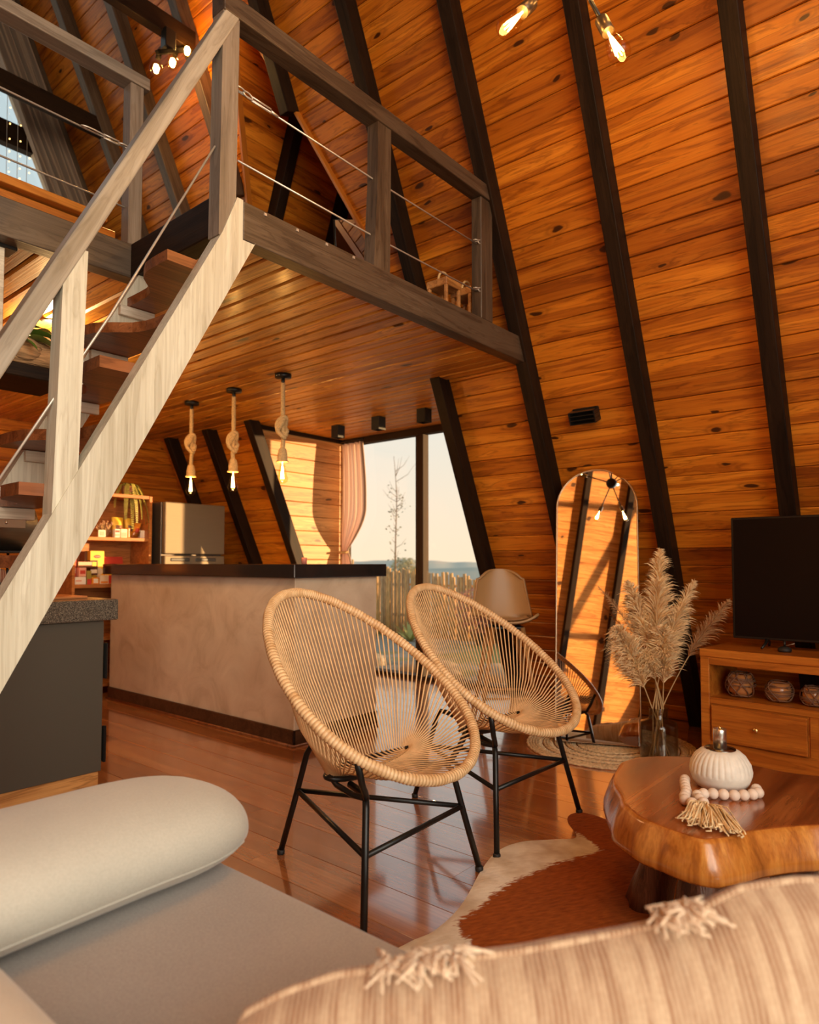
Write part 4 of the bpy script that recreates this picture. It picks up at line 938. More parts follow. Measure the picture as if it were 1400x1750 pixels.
obj('cushion', MB().grid(lambda u, v: shell(.08 + .84 * u, .03 + .40 * v) + V((0, 0, .012 + .02 * sin(pi * u) ** .5 * sin(pi * v) ** .5)), 12, 12), plain('tan_seat_pad', (.50, .34, .19), .6), st, local=True)
LEGW = wood('beech_leg', (.52, .27, .10), (.43, .20, .065), (.30, .13, .04), .4, False, axis='Z', var=.05)
for sx in (-1, 1):
    for sy in (-1, 1): obj('leg', MB().tube([(sx * .20, sy * .20, .002), (sx * .10, sy * .10, .665)], [.012, .018], 10), LEGW, st, local=True)
obj('underframe', MB().box((-.11, -.11, .655), (.11, .11, .672), .004), BLACK, st, local=True)
for s, q in (((-.172, -.172), (.172, -.172)), ((.172, -.172), (.172, .172)), ((.172, .172), (-.172, .172)), ((-.172, .172), (-.172, -.172))): obj('footrest', MB().tube([(*s, .20), (*q, .20)], .008, 8), LEGW, st, local=True)

# ================================================================== live edge coffee table
def catmull(P, per=8):
    out = []; n = len(P)
    for i in range(n):
        p0, p1, p2, p3 = [V(P[(i + k) % n]) for k in (-1, 0, 1, 2)]
        for j in range(per):
            t = j / per; out.append(.5 * ((2 * p1) + (-p0 + p2) * t + (2 * p0 - 5 * p1 + 4 * p2 - p3) * t * t + (-p0 + 3 * p1 - 3 * p2 + p3) * t ** 3))
    return out
TT = .40
OUT = [(2.46, .975), (2.36, 1.0), (2.27, .985), (2.145, .945), (2.02, .865), (1.93, .81), (1.865, .735), (1.835, .65), (1.825, .57), (1.87, .525), (1.975, .47), (2.12, .35), (2.18, .20), (2.30, .06), (2.48, .01), (2.64, .10), (2.69, .28), (2.61, .50), (2.62, .64), (2.60, .80), (2.53, .92)]
oc = catmull([(x, y, 0) for x, y in OUT], 6); cen = V((2.28, .52, 0))
def ringz(z, off, sc=1.0):
    n = len(oc); r = []
    for i in range(n):
        tg = (oc[(i + 1) % n] - oc[i - 1]).normalized(); nr = V((tg.y, -tg.x, 0)); nr = nr if nr.dot(oc[i] - cen) > 0 else -nr
        wob = .004 * sin(i * .23 + z * 5) + .0016 * sin(i * .9 + z * 20)
        r.append(V((oc[i].x, oc[i].y, z)) * 1.0 + nr * (off + wob * (1 if off > -.01 else .4)) if sc == 1 else cen * (1 - sc) + V((oc[i].x * sc, oc[i].y * sc, z)))
    return r
tab = thing('coffee_table', 'polished live edge slab coffee table on dark log legs over the cowhide', 'table', (2.28, .52, 0))
R_ = [ringz(.296, -.06), ringz(.288, -.012), ringz(.291, .018), ringz(.301, .028), ringz(.325, .027), ringz(.362, .014), ringz(.390, .001), ringz(.397, -.004), ringz(TT - .0008, -.010)]
n = len(oc); vs = [p for r in R_ for p in r]; fs = [(i * n + k, i * n + (k + 1) % n, (i + 1) * n + (k + 1) % n, (i + 1) * n + k) for i in range(len(R_) - 1) for k in range(n)]
mb = MB().add(vs, [f[::-1] for f in fs], True); mb.f.append(tuple(range(n))); mb.sm.append(False)
eo = obj('bark_edge', mb, BARK, tab, label='amber burnished live edge')
top = ringz(TT - .0008, -.010); r2 = ringz(TT, -.016); ctr = [(cen.x, cen.y, TT)]
vs = top + r2 + ctr; fs = [(k, (k + 1) % n, n + (k + 1) % n, n + k) for k in range(n)] + [(n + k, n + (k + 1) % n, 2 * n) for k in range(n)]
if sum((oc[k].cross(oc[(k + 1) % n])).z for k in range(n)) < 0: fs = [f[::-1] for f in fs]
obj('top', MB().add(vs, fs), SLABW, tab, label='polished red brown top')
for k, (fx, fy, tx, ty, r) in enumerate(((2.20, .855, 2.22, .77, .058), (2.045, .665, 2.12, .64, .062), (2.47, .475, 2.40, .48, .066), (2.28, .13, 2.28, .22, .062))):
    mb = MB(); pts = [V((fx, fy, .0)).lerp(V((tx, ty, .30)), i / 6) for i in range(7)]
    mb.tube(pts, [r * (1.12 - .05 * i + .04 * sin(i * 2 + k)) for i in range(7)], 14)
    mb.v = [tuple(V(p) + (V((p[0] - fx, p[1] - fy, 0)) * .10 * sin(math.atan2(p[1] - fy, p[0] - fx) * 5 + k))) for p in mb.v]; obj('leg', mb, LOGW, tab)
dc = (2.292, .649, TT)
df = thing('oil_diffuser', 'white ribbed ceramic diffuser with a chrome neck on the slab table', 'diffuser', dc)
prof = [(.058, 0), (.070, .005), (.083, .022), (.091, .045), (.0915, .055), (.087, .078), (.074, .100), (.058, .114), (.046, .119), (.043, .117)]
prof2 = []
for i in range(len(prof) - 1):
    for j in range(3): prof2.append(tuple(prof[i][q] + (prof[i + 1][q] - prof[i][q]) * j / 3 for q in (0, 1)))
prof2.append(prof[-1])
def rib(a, i):
    z = prof2[i][1]; k = min(1, max(0, (z - .046) / .006)) * min(1, max(0, (.116 - z) / .01)); return 1 + k * .030 * (abs(sin(a * 16)) ** .6 - .75)
obj('body', MB().lathe(prof2, dc, 192, rad=rib), WHITE, df)
obj('metal_rim', MB().lathe([(.0001, .1165), (.046, .1175), (.046, .121), (.030, .1225), (.019, .123), (.0001, .123)], dc, 24), plain('dark_chrome', (.30, .26, .22), .2, 1.0), df)
obj('neck', MB().lathe([(.0195, .122), (.0195, .178), (.0185, .181), (.0165, .181), (.0165, .160), (.0001, .160)], dc, 24), CHROME, df)
obj('wick', MB().sph((dc[0], dc[1], dc[2] + .183), .006, 8), BRASS, df)
gl_ = thing('bead_garland', 'pale wooden bead garland with a jute tassel lying around the diffuser', 'garland', (2.22, .66, TT))
BP = [(2.285, .545), (2.256, .533), (2.229, .542), (2.205, .560), (2.184, .581), (2.172, .608), (2.160, .634), (2.140, .655), (2.113, .664), (2.086, .650), (2.064, .632), (2.036, .655), (2.052, .680), (2.078, .690), (2.106, .696), (2.134, .703), (2.160, .714), (2.186, .724), (2.213, .734), (2.242, .742)]
for k, (x, y) in enumerate(BP): obj('bead', MB().sph((x, y, TT + .0165), .0162 if k != 10 else .0150, 14), BEAD, gl_)
ts = MB(); rg = random.Random(4)
for k in range(90):
    a = V((2.046, .620, TT + .016)); fan = rg.uniform(-1, 1); e = V((1.905 + rg.uniform(-.03, .03) + .02 * abs(fan), .572 - .078 * fan + rg.uniform(-.01, .01), TT + rg.uniform(.004, .018)))
    m = a.lerp(e, .5) + V((rg.uniform(-.008, .008), rg.uniform(-.012, .012), .012 + rg.uniform(0, .014))); e2 = e + V((-.012, rg.uniform(-.012, .012), rg.uniform(-.003, .004)))
    ts.tube([a, a.lerp(m, .6) + V((0, 0, .004)), m, e, e2], [.0012, .0017, .0020, .0022, .0018], 5)
TAS = plain('jute_tassel', (.80, .60, .34), .85, noise=.3, nscale=60)
tz = obj('tassel', ts, TAS, gl_); obj('tassel_knot', MB().sph((2.046, .622, TT + .014), .013, 10), TAS, tz)

# ================================================================== tv console, tv, candle baskets
cs = thing('tv_console', 'honey coloured wooden console with an open shelf and brass knobbed drawers', 'console', (3.85, 1.188, 0), rz=radians(-95))
L_, DP = 1.5, .42
obj('top', MB().box((0, 0, .600), (L_, DP, .642), .004), CONSW, cs, local=True)
obj('top_rail', MB().box((.004, .004, .560), (L_ - .004, .03, .5995), .003), CONSW, cs, local=True)
for x0, x1 in ((.002, .050), (L_ - .05, L_ - .002)): obj('side_panel', MB().box((x0, .002, .03), (x1, DP - .005, .5998), .004), CONSW, cs, local=True)
obj('shelf', MB().box((.05, .004, .355), (L_ - .05, DP - .01, .388), .003), CONSW, cs, local=True); obj('back_panel', MB().box((.05, DP - .02, .05), (L_ - .05, DP - .012, .36)), CONSW, cs, local=True)
obj('bottom_rail', MB().box((.05, .004, .05), (L_ - .05, .026, .158), .003), CONSW, cs, local=True); obj('divider', MB().box((.525, .006, .158), (.575, .03, .355), .002), CONSW, cs, local=True); obj('divider', MB().box((1.02, .006, .158), (1.07, .03, .355), .002), CONSW, cs, local=True)
obj('face_frame', MB().box((.05, .0125, .15), (L_ - .05, .03, .3549), .001), CONSW, cs, local=True)
obj('inner_floor', MB().box((.05, .02, .05), (L_ - .05, DP - .02, .07)), DARK, cs, local=True); obj('foot', MB().box((.02, .04, 0), (L_ - .02, DP - .04, .03)), BLACKM, cs, local=True)
for x0, x1 in ((.062, .518), (.582, 1.013), (1.077, 1.44)):
    d = obj('drawer', MB().box((x0, -.014, .164), (x1, .012, .350), .004), CONSW, cs, local=True)
    xk = (x0 + x1) / 2; k = obj('knob', MB().lathe([(.006, 0), (.006, .010), (.012, .016), (.014, .022), (.011, .028), (.0005, .030)], n=16).xf(M4.Translation((xk, -.014, .258)) @ M4.Rotation(radians(90), 4, 'X')), BRASS, cs, local=True)
    k.parent = d; k.location = V(k.location) - V(d.location)
def cw(x, y, z): a = radians(-95); return V((3.85 + cos(a) * x - sin(a) * y, 1.188 + sin(a) * x + cos(a) * y, z))
AMB = plain('amber_glass_cup', (.72, .30, .10), .15, 0, .5, trans=.35); TWG = plain('twig', (.20, .095, .05), .7, noise=.3, nscale=30)
for k, (x, r, h, lbl) in enumerate(((.165, .074, .135, 'largest twig wrapped amber candle holder, nearest the pampas grass on the console shelf'), (.355, .066, .108, 'middle twig wrapped candle holder on the console shelf'), (.510, .056, .100, 'smallest twig wrapped candle holder on the console shelf, farthest from the pampas grass'))):
    c = cw(x, .13, .3885); t = thing('candle_holder', lbl, 'candle holder', c, 'twig candle holders'); rg = random.Random(k + 3)
    obj('cup', MB().lathe([(r * .5, .004), (r * .82, h * .25), (r * .86, h * .6), (r * .72, h * .9), (r * .66, h * .9), (r * .7, h * .5), (.001, .012)], c, 20), AMB, t); mb = MB()
    def W(a, z, o=0): f = (1 - ((z - .48) / .62) ** 2) ** .5; return c + V(((r * f + o) * cos(a), (r * f + o) * sin(a), .004 + h * z * .96))
    for j in range(9):
        a0 = 2 * pi * j / 9 + rg.uniform(-.15, .15); da = rg.choice((-1, 1)) * rg.uniform(.9, 1.5); mb.tube([W(a0 + da * u, .02 + .96 * u, .001) for u in [i / 8 for i in range(9)]], .0032, 5)
    for j in range(7):
        z0 = rg.uniform(.25, .8); mb.tube([W(2 * pi * i / 20 + j, z0 + .03 * sin(i * .9 + j), 0) for i in range(21)], .0026, 5)
    for z0 in (.06, .95): mb.tube([W(2 * pi * i / 20, z0 + .02 * sin(i * 1.3)) for i in range(20)], .0034, 5, closed=True)
    obj('twig_cage', mb, TWG, t)
tv = thing('television', 'large flat black television standing on the honey wood console', 'television', (4.05, .47, .645))
SCR = plain('dark_screen', (.006, .0035, .003), .30, 0, .15)
obj('casing', MB().box((4.052, -.12, .690), (4.085, 1.068, 1.353), .004), BLACK, tv); obj('screen', MB().box((4.0495, -.108, .703), (4.0535, 1.056, 1.342), .001), SCR, tv)
for y in (.90, .04):
    mb = MB()
    for dx in (-.085, .085): mb.tube([(4.068, y, .70), (4.068 + dx * .5, y, .672), (4.068 + dx, y + .01, .651)], [.008, .008, .006], 8)
    obj('foot', mb, BLACK, tv)
t = thing('webcam', 'small round black gadget with an aerial standing in front of the television', 'gadget', (3.98, .80, .645))
obj('base', MB().lathe([(.030, 0), (.034, .006), (.030, .018), (.016, .026), (.001, .028)], (3.98, .80, .6435), 20), BLACKM, t); obj('stem', MB().tube([(3.98, .80, .67), (3.985, .80, .70)], .006, 8), BLACK, t); obj('aerial', MB().tube([(3.98, .80, .672), (3.96, .75, .69)], .0015, 5), WIRE, t)

# ================================================================== jute rug, mirror, pampas grass
rc = V((3.96, 1.75, .001))
rug = thing('jute_rug', 'round braided jute rug with openwork rings under the mirror and the vase', 'rug', rc)
r = .485; k = 0
while r > .03:
    step = .0165
    open_ = k in (4, 7, 10, 13)
    if open_:
        mb = MB(); n = int(2 * pi * r / .030)
        for j in range(n):
            a = 2 * pi * j / n; mb.tube([rc + V(((r + .018) * cos(a), (r + .018) * sin(a), .005)), rc + V(((r - .018) * cos(a + .05), (r - .018) * sin(a + .05), .005))], .0042, 5)
        obj('openwork', mb, JUTE, rug, kind='stuff'); r -= .034
    else:
        n = 150; amp = .0035 if k in (0, 1) else .0016
        obj('braid', MB().tube([rc + V(((r + amp * sin(j * 2.0)) * cos(2 * pi * j / n), (r + amp * sin(j * 2.0)) * sin(2 * pi * j / n), .0058 + .0012 * cos(j * 2.0))) for j in range(n)], .0078, 6, closed=True), JUTE, rug); r -= step
    k += 1
yaw, tilt = radians(-157.6), radians(10.3)
nh = V((cos(yaw), sin(yaw), 0)); mu = V((-nh.y * -1, nh.x, 0)); mu = V((.3811, -.9245, 0)); mv = V((-nh.x * sin(tilt), -nh.y * sin(tilt), cos(tilt))); mn = mu.cross(mv); mn = mn if mn.dot(nh) > 0 else -mn
P0 = V((3.875, 1.79, .016))
mir = thing('arched_mirror', 'tall arched floor mirror with a thin metal frame leaning on the boarded roof slope', 'mirror', P0)
HW, ST = .248, 1.470
arc = [(-HW, .012), (-HW, ST)] + [(-HW * cos(a), ST + HW * sin(a)) for a in [pi * i / 32 for i in range(1, 32)]] + [(HW, ST), (HW, .012)]
pl = [P0 + mu * x + mv * y for x, y in arc]
obj('glass', MB().prism(pl, mn * -.006), MIRROR, mir)
obj('frame', MB().tube(pl, .0058, 8, closed=True), plain('bronze_frame', (.45, .30, .18), .3, .9), mir); obj('backing', MB().prism([p - mn * .007 for p in pl], mn * -.012), BLACKM, mir)
vc = V((3.80, 1.395, .0155))
vs_ = thing('glass_vase', 'clear smoked glass bottle vase holding the pampas grass on the jute rug', 'vase', vc)
obj('body', MB().lathe([(.0005, .004), (.090, .004), (.098, .012), (.1, .03), (.1, .195), (.094, .212), (.060, .226), (.050, .236), (.050, .285), (.053, .290), (.048, .290), (.046, .238), (.056, .222), (.090, .208), (.096, .19), (.096, .03), (.088, .010), (.0005, .009)], vc, 36), VASEG, vs_)
RV = V((.643, -.766, 0)); FV = V((.766, .643, 0))
def pampas(tip, label, fat=1.0, nb=900, plen=.46, seed=0, col=None, bend=.0):
    rg = random.Random(seed); foot = vc + V((rg.uniform(-.06, .06), rg.uniform(-.06, .06), .012)); neck = vc + V((rg.uniform(-.025, .025), rg.uniform(-.025, .025), .285)); tip = vc + RV * tip[0] * 1.22 + FV * tip[2] + V((0, 0, tip[1]))
    def path(u):
        if u < .25: return foot.lerp(neck, u / .25)
        k = (u - .25) / .75; mid = neck + (neck - foot).normalized() * (tip - neck).length * .5; mid = mid.lerp(neck.lerp(tip, .5) + V((0, 0, .05)), .6); return neck * (1 - k) ** 2 + mid * 2 * k * (1 - k) + tip * k * k - V((0, 0, bend * k ** 4))
    o = obj('pampas_stem', MB().tube([path(i / 16) for i in range(17)], [.0042 * (1 - .7 * i / 16) for i in range(17)], 6), STEMM); tag(o, label, 'pampas grass', 'pampas stems in the vase')
    Lt = sum((path((i + 1) / 30) - path(i / 30)).length for i in range(30)); u0 = max(.28, 1 - plen / Lt); mb = MB()
    for k in range(nb):
        q = rg.random(); u = u0 + (1 - u0) * q; p = path(u); tg = (path(min(1, u + .02)) - path(u - .02)).normalized(); a = rg.uniform(0, 2 * pi); sx = tg.orthogonal().normalized(); sy = tg.cross(sx); out = sx * cos(a) + sy * sin(a)
        prof_ = (.35 + .65 * sin(pi * min(1, q * 1.15 + .12)) ** .8) if q < .75 else (1 - q) * 2.2 + .16
        l = fat * .115 * prof_ * rg.uniform(.55, 1.2); d0 = (out * rg.uniform(.35, .8) + tg * rg.uniform(.7, 1.1)).normalized()
        pts = [p, p + d0 * l * .45 + out * l * .05, p + d0 * l * .8 + out * l * .16 - V((0, 0, l * .10)), p + d0 * l * 1.0 + out * l * .30 - V((0, 0, l * .30))]
        w = .0022 * fat; sd_ = d0.cross(V((rg.gauss(0, 1), rg.gauss(0, 1), rg.gauss(0, 1)))).normalized()
        mb.add([pts[0] - sd_ * w * .5, pts[0] + sd_ * w * .5, pts[1] - sd_ * w, pts[1] + sd_ * w, pts[2] - sd_ * w * .9, pts[2] + sd_ * w * .9, pts[3]], [(0, 1, 3, 2), (2, 3, 5, 4), (4, 5, 6)])
    obj('plume', mb, col or PLUME, o, kind='stuff')
PL2 = plain('pampas_brown', (.50, .28, .13), .9, 0, .15, noise=.2, nscale=12)
for k, (tip, lb, fat, nb, pln, colr, bd) in enumerate((
        ((.05, 1.16, .10), 'tallest pampas plume in the middle of the vase', 1.15, 1500, .62, None, 0), ((-.10, .98, .12), 'upright pampas plume just left of the tallest one', 1.0, 1000, .42, None, 0),
        ((-.20, .76, -.05), 'fat pale pampas plume leaning left over the mirror edge', 1.15, 1300, .46, None, .03), ((-.255, .955, .05), 'thin wispy pampas stem leaning far left in front of the mirror', .45, 300, .36, PL2, 0),
        ((.19, .985, .05), 'feathery pampas plume leaning right of the tallest one', .95, 1300, .58, None, .0), ((.335, .88, .0), 'thin brown pampas plume arching far right towards the television', .75, 650, .42, PL2, .0),
        ((.13, .83, .14), 'short fluffy pampas plume at the back right of the vase', 1.1, 1000, .42, None, 0), ((.0, .74, -.08), 'short fluffy pampas plume at the front of the vase', 1.1, 1000, .40, None, 0), ((-.08, .62, -.06), 'lowest pampas plume on the left just above the vase neck', .9, 600, .26, None, .02))):
    pampas(tip, lb, fat, nb, pln, k + 20, colr, bd)

# ================================================================== cowhide
HO = catmull([(x, y, 0) for x, y in [(1.25, 1.31), (1.53, 1.306), (1.654, 1.288), (1.839, 1.321), (2.07, 1.404), (2.246, 1.448), (2.384, 1.428), (2.49, 1.345), (2.555, 1.285), (2.61, 1.305), (2.70, 1.385), (2.77, 1.412), (2.825, 1.39), (2.835, 1.33), (2.82, 1.22), (2.86, 1.08), (2.97, .93), (3.05, .72), (3.08, .5), (3.2, .2), (3.0, 0), (2.8, -.1), (2.5, -.25), (2.1, -.3), (1.7, -.2), (1.3, .0), (1.1, .5), (1.12, 1.0)]], 6)
BRN = catmull([(x, y, 0) for x, y in [(1.62, 1.12), (1.70, 1.235), (1.74, 1.262), (1.87, 1.262), (1.98, 1.272), (2.12, 1.262), (2.28, 1.225), (2.40, 1.18), (2.50, 1.155), (2.555, 1.20), (2.60, 1.31), (2.70, 1.42), (2.80, 1.46), (2.90, 1.36), (2.79, 1.22), (2.80, 1.08), (2.88, .9), (2.86, .72), (2.74, .63), (2.62, .64), (2.50, .60), (2.35, .35), (1.9, .2), (1.5, .4), (1.4, .8), (1.5, 1.02)]], 4)
def sdist(poly, x, y):
    d = 9.0; ins = False; n = len(poly)
    for i in range(n):
        ax, ay = poly[i].x, poly[i].y; bx, by = poly[(i + 1) % n].x, poly[(i + 1) % n].y; ex, ey = bx - ax, by - ay
        t = max(0, min(1, ((x - ax) * ex + (y - ay) * ey) / (ex * ex + ey * ey + 1e-12))); d = min(d, (x - ax - ex * t) ** 2 + (y - ay - ey * t) ** 2)
        if (ay > y) != (by > y) and x < ex * (y - ay) / (by - ay + 1e-15) + ax: ins = not ins
    return sqrt(d) * (1 if ins else -1)
cxh, cyh = 2.2, .62; rings_ = [0, .12, .24, .36, .48, .58, .67, .75, .82, .88, .93, .97, 1.0]; n = len(HO); hv = []
for f in rings_[1:]: hv += [(cxh + (p.x - cxh) * f, cyh + (p.y - cyh) * f, .0075 - (.0045 if f == 1 else 0) + .002 * sin(p.x * 9 + f * 7)) for p in HO]
hv.append((cxh, cyh, .0075)); hf = []
for i in range(len(rings_) - 2): hf += [(i * n + k, i * n + (k + 1) % n, (i + 1) * n + (k + 1) % n, (i + 1) * n + k) for k in range(n)]
hf += [((k + 1) % n, k, len(hv) - 1) for k in range(n)]
mb = MB().add(hv, hf, True)
mc, nt, bs = _mat('cowhide'); at = nt.nodes.new('ShaderNodeAttribute'); at.attribute_name = 'patch'
c = coords(nt, (26, 90, 1), rnd=False, rot=(0, 0, .5)); n1 = N(nt, 'ShaderNodeTexNoise', Scale=1.0, Detail=3.0); nt.links.new(c, n1.inputs['Vector'])
c2 = coords(nt, (9, 9, 1), rnd=False); n2 = N(nt, 'ShaderNodeTexNoise', Scale=1.0, Detail=3.0); nt.links.new(c2, n2.inputs['Vector'])
sd_ = mth(nt, 'ADD', at.outputs['Fac'], mth(nt, 'ADD', mth(nt, 'MULTIPLY', mth(nt, 'SUBTRACT', n1.outputs[0], .5), .085), mth(nt, 'MULTIPLY', mth(nt, 'SUBTRACT', n2.outputs[0], .5), .05)))
fac = ramp(nt, mth(nt, 'ADD', mth(nt, 'MULTIPLY', sd_, 40.0), .5), [(.2, (0, 0, 0)), (.8, (1, 1, 1))])
wht = ramp(nt, n2.outputs[0], [(.35, (.56, .45, .33)), (.6, (.76, .69, .58))]); brn = ramp(nt, n1.outputs[0], [(.3, (.21, .048, .009)), (.7, (.34, .088, .016))])
nt.links.new(mix(nt, wht, brn, fac), bs.inputs['Base Color']); bs.inputs['Roughness'].default_value = .75; bs.inputs['Specular IOR Level'].default_value = .12; bump(nt, bs, n1.outputs[0], .35, .004)
hide = obj('cowhide_rug', mb, mc, at=(0, 0, 0)); tag(hide, 'brown and white cowhide rug under the slab table', 'rug')
hide.data.attributes.new('patch', 'FLOAT', 'POINT').data.foreach_set('value', [sdist(BRN, p[0], p[1]) for p in hv])

# ================================================================== sofa and cushions
sofa = thing('sofa', 'beige linen sofa with a flat rounded bolster arm in the foreground', 'sofa', (.2, .4, 0))
def rbox(lo, hi, r, n=6, puff=0.0):
    bm = bmesh.new(); bmesh.ops.create_cube(bm, size=1)
    for v in bm.verts: v.co = V((lo[0] if v.co.x < 0 else hi[0], lo[1] if v.co.y < 0 else hi[1], lo[2] if v.co.z < 0 else hi[2]))
    bmesh.ops.bevel(bm, geom=bm.edges[:], offset=r, segments=n, affect='EDGES', profile=.5); bm.verts.index_update()
    mb = MB().add([tuple(v.co) for v in bm.verts], [tuple(v.index for v in f.verts) for f in bm.faces], True); bm.free(); return mb
obj('base', rbox((-1.1, -.9, .06), (.93, 1.58, .30), .03), SOFA, sofa)
obj('seat_cushion', rbox((-1.1, -.85, .27), (.965, 1.60, .422), .045), SEAT, sofa, label='taupe seat cushion')
def bol(u, v):
    x = -1.0 + 2.0 * u; a = 2 * pi * v; e = min(1, max(0, (x - .74) / .26)); sq = max(0, 1 - e ** 2.8) ** .55; lump = 1 + .03 * sin(x * 6) 
    ca, sa_ = cos(a), sin(a); cy = math.copysign(abs(ca) ** .8, ca); cz = math.copysign(abs(sa_) ** .9, sa_)
    return V((x, 1.435 + .205 * cy * (.45 + .55 * sq) * lump - .035 * (1 - u), .517 + .096 * cz * (.30 + .70 * sq) * (1 if cz > 0 else 1) - .01 * e))
mb = MB().grid(bol, 60, 40, cv=True); b_ = obj('bolster_arm', mb, SOFA, sofa, label='pale rounded bolster arm')
mb.f
obj('end_panel', MB().grid(lambda u, v: V((1.0, 1.435, .507)) + (bol(1, v) - V((1.0, 1.435, .507))) * (1 - u) + V((.012 * sin(u * pi / 2), 0, 0)), 6, 40, cv=True), SOFA, b_)
obj('seam', MB().tube([bol(u / 40, .56) for u in range(41)], .0028, 5), SOFA, b_)
for x, y in ((-.95, 1.45), (.85, 1.45), (.85, -.75)): obj('leg', MB().tube([(x, y, 0), (x, y, .07)], .022, 10), DARK, sofa)
o = obj('back_cushion', rbox((-.28, .25, .424), (.385, 1.11, .570), .055), fabric('cream_cushion', (.66, .58, .45), (.58, .50, .39))); tag(o, 'cream cushion at the lower left corner of the picture on the sofa', 'cushion')
pt = thing('ribbed_pillow', 'long ribbed blush pillow with tasselled seam in the near foreground', 'pillow', (.735, .352, .545), rz=radians(-50))
PW, PH, PT = .425, .125, .085; roll = 0.0
PTX = [(-1.0, .562), (-.97, .588), (-.86, .608), (-.71, .626), (-.48, .634), (-.16, .650), (.21, .674), (.32, .686), (.48, .714), (.64, .722), (.8, .722), (.94, .70), (1.0, .65)]
def ptop(x):
    for (a, za), (b, zb) in zip(PTX, PTX[1:]):
        if x <= b: k = (x - a) / (b - a); return za + (zb - za) * k - .545
    return PTX[-1][1] - .545
def pil(x, z, s):
    xx = x * PW; zz = -.12 + (ptop(x) + .12) * (z + 1) / 2; c1_ = (1 - abs(x) ** 3.2); c2_ = (1 - abs(z) ** 2.6); t = PT * max(0, c1_) ** .55 * max(0, c2_) ** .55 * s
    t += .004 * sin(x * 21 + z * 3) * c2_ * (abs(s))
    p = V((xx * (1 - .05 * abs(z) ** 2), t, zz)); ca, sa_ = cos(roll), sin(roll); return V((p.x * ca - p.z * sa_, p.y + p.z * .25, p.x * sa_ + p.z * ca))
mb = MB(); mb.grid(lambda u, v: pil(u * 2 - 1, v * 2 - 1, -1), 60, 30); mb.grid(lambda u, v: pil(1 - u * 2, v * 2 - 1, 1), 60, 30)
obj('cover', mb, PILLOW, pt, local=True)
pe = [pil(-1 + 2 * i / 50, 1, 0) for i in range(51)]; obj('seam', MB().tube(pe, .005, 6), PILLOW, pt, local=True)
FRG = fabric('tassel_yarn', (.72, .56, .40), (.55, .34, .20)); rg = random.Random(9)
def tuft(xc, wdt, hgt, nm='tassel'):
    mb = MB()
    for k in range(120):
        x = xc + rg.uniform(-wdt, wdt); b = pil(x, 1, 0); d = V((rg.uniform(-.02, .028), rg.uniform(-.03, .02), hgt * rg.uniform(.5, 1.1)))
        mb.tube([b - V((0, 0, .006)), b + d * .6 + V((0, 0, .006)), b + d * V((1.5, 1.5, 1)).x * .8 + V((rg.uniform(-.012, .02), rg.uniform(-.02, .01), -.004))], [.0018, .0022, .0016], 5)
    obj(nm, mb, FRG, pt, local=True)
tuft(-.47, .11, .011); tuft(.27, .05, .015)

# ================================================================== curtains
def cloth_trans(name, col):
    m, nt, bs = _mat(name); out = nt.nodes['Material Output']; tl_ = N(nt, 'ShaderNodeBsdfTranslucent'); tl_.inputs[0].default_value = (*col, 1); mx = nt.nodes.new('ShaderNodeMixShader'); mx.inputs[0].default_value = .55
    bs.inputs['Base Color'].default_value = (*col, 1); bs.inputs['Roughness'].default_value = .9; nt.links.new(bs.outputs[0], mx.inputs[1]); nt.links.new(tl_.outputs[0], mx.inputs[2]); nt.links.new(mx.outputs[0], out.inputs[0]); return m
pc = thing('window_curtain', 'sheer pink curtain tied back in the corner of the garden window', 'curtain', (5.0, 5.0, 0))
def pcv(u, v):
    z = 2.355 - 2.33 * v; zt = 1.215
    if z > zt: k = (2.355 - z) / (2.355 - zt); w = .30 + .05 * sin(pi * k * .9) - .25 * max(0, (k - .62) / .38) ** 1.6
    else: k = (zt - z) / zt; w = .10 + .12 * min(1, k * 3) ** .7
    return V((5.03 + .016 * sin(u * 26 + .5 * sin(v * 9)) * min(1, w / .2) + .01 * sin(u * 61), 5.145 - w * u, z))
obj('drape', MB().grid(pcv, 70, 60), cloth_trans('sheer_pink', (.86, .66, .55)), pc)
obj('border', MB().grid(lambda u, v: pcv(.93 + .07 * u, v) - V((.006, 0, 0)), 4, 60), cloth_trans('grey_border', (.36, .29, .24)), pc)
obj('tie', MB().tube([(4.99 + .03 * cos(a), 5.09 + .055 * sin(a), 1.215 + .006 * cos(a)) for a in [2 * pi * i / 20 for i in range(20)]], .010, 8, closed=True), ROPE, pc)
obj('rod', MB().tube([(4.99, 4.80, 2.37), (4.99, 5.15, 2.37)], .008, 8), BLACK, pc)
lc = thing('loft_curtain', 'long brown pleated curtain hanging along the sloping edge of the loft window', 'curtain', (2.9, 6.4, 2.56))
def lcv(u, v): z = 2.56 + 4.2 * v; w = .42 - .08 * v; return V((rx(z) - .07 - w * (1 - u) + .06 * (1 - v) * (1 - u), 6.40 + .06 * sin(u * 27 + .8 * sin(v * 7)) + .02 * sin(u * 97), z))
obj('drape', MB().grid(lcv, 90, 30), CURT, lc); obj('rod', MB().tube([lcv(0, 1), lcv(1, 1) ], .012, 8), BLACK, lc)
FB = plain('fairy_bulb', (1, .7, .3), .4, emis=(1, .55, .15), es=5)
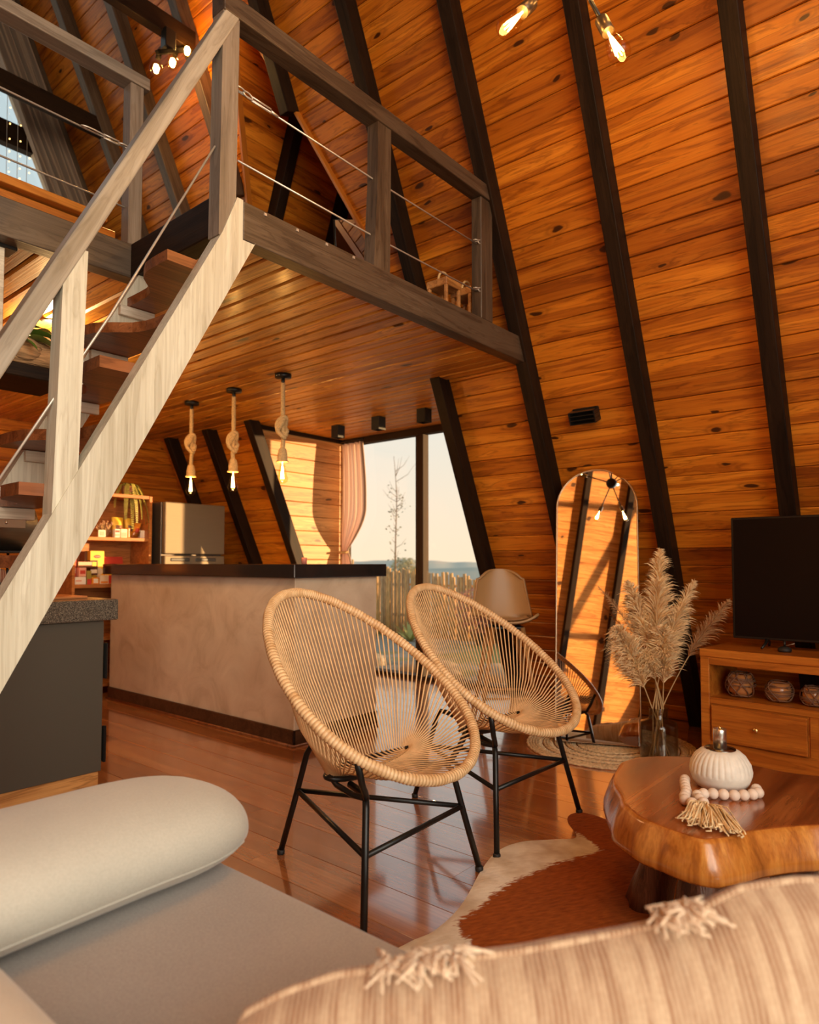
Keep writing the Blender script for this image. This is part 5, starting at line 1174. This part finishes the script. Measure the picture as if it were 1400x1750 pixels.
for k, x in enumerate((2.255, 2.345, 2.425)):
    t = thing('fairy_lights', ('string of fairy lights hanging in the loft window, leftmost of three', 'middle string of fairy lights hanging in the loft window', 'string of fairy lights hanging in the loft window beside the curtain')[k], 'fairy lights', (x, 6.62, 2.7), 'fairy light strings')
    obj('wire', MB().tube([(x, 6.62, 2.7), (x + .004, 6.62, 4.0), (x - .01, 6.62, 6.0)], .0022, 5), WIRE, t)
    for j in range(16): obj('bulb', MB().sph((x + .018, 6.61, 4.35 + j * .12 + .03 * sin(j + k)), .007, 6), FB, t)

# ================================================================== things on the loft
LW = wood('lantern_wood', (.56, .27, .09), (.45, .19, .05), (.30, .11, .025), .5, False, var=.05)
for k, (x, y, h, lbl) in enumerate(((3.205, 2.42, .24, 'wooden lantern with rope handle on the loft edge, left of its pair'), (3.375, 2.37, .225, 'wooden lantern with rope handle partly behind the loft rail post'))):
    t = thing('lantern', lbl, 'lantern', (x, y, 2.534), 'loft lanterns'); h0 = 2.534
    for sx in (-1, 1):
        for sy in (-1, 1): obj('post', MB().box((x + sx * .062 - .009, y + sy * .062 - .009, h0), (x + sx * .062 + .009, y + sy * .062 + .009, h0 + h), .002), LW, t)
    obj('base', MB().box((x - .075, y - .075, h0), (x + .075, y + .075, h0 + .018), .003), LW, t); obj('roof', MB().box((x - .075, y - .075, h0 + h - .045), (x + .075, y + .075, h0 + h), .004), LW, t)
    obj('handle', MB().tube([(x + .055 * cos(a), y, h0 + h + .062 * sin(a)) for a in [pi * i / 14 for i in range(15)]], .007, 8), ROPE, t); obj('candle', MB().lathe([(.028, 0), (.028, .07), (.02, .075), (.001, .073)], (x, y, h0 + .018), 16), CR, t)
    for s in (-1, 1): obj('pane', MB().box((x - .053, y + s * .06 - .001, h0 + .018), (x + .053, y + s * .06 + .001, h0 + h - .045)), GLASS, t)
lm = thing('loft_mirror', 'small leaning mirror on the loft reflecting sunlit boards under the gable opening', 'mirror', (3.45, 3.40, 2.54))
fwd = V((-.80, -.58, 0)).normalized(); ru = V((fwd.y, -fwd.x, 0)); rv = (V((0, 0, 1)) - fwd * .12 + ru * .10).normalized(); pc0 = V((3.55, 3.40, 2.545)); q = [pc0 + ru * s * .18 + rv * z for s, z in ((-1, 0), (1, 0), (.8, 1.17), (-.8, 1.17))]
obj('glass', MB().prism(q, fwd * -.006), MIRROR, lm); obj('frame', MB().tube(q, .009, 6, closed=True), BLACK, lm); obj('backing', MB().prism([p - fwd * .008 for p in q], fwd * -.012), BLACKM, lm)
# ---8<--- end
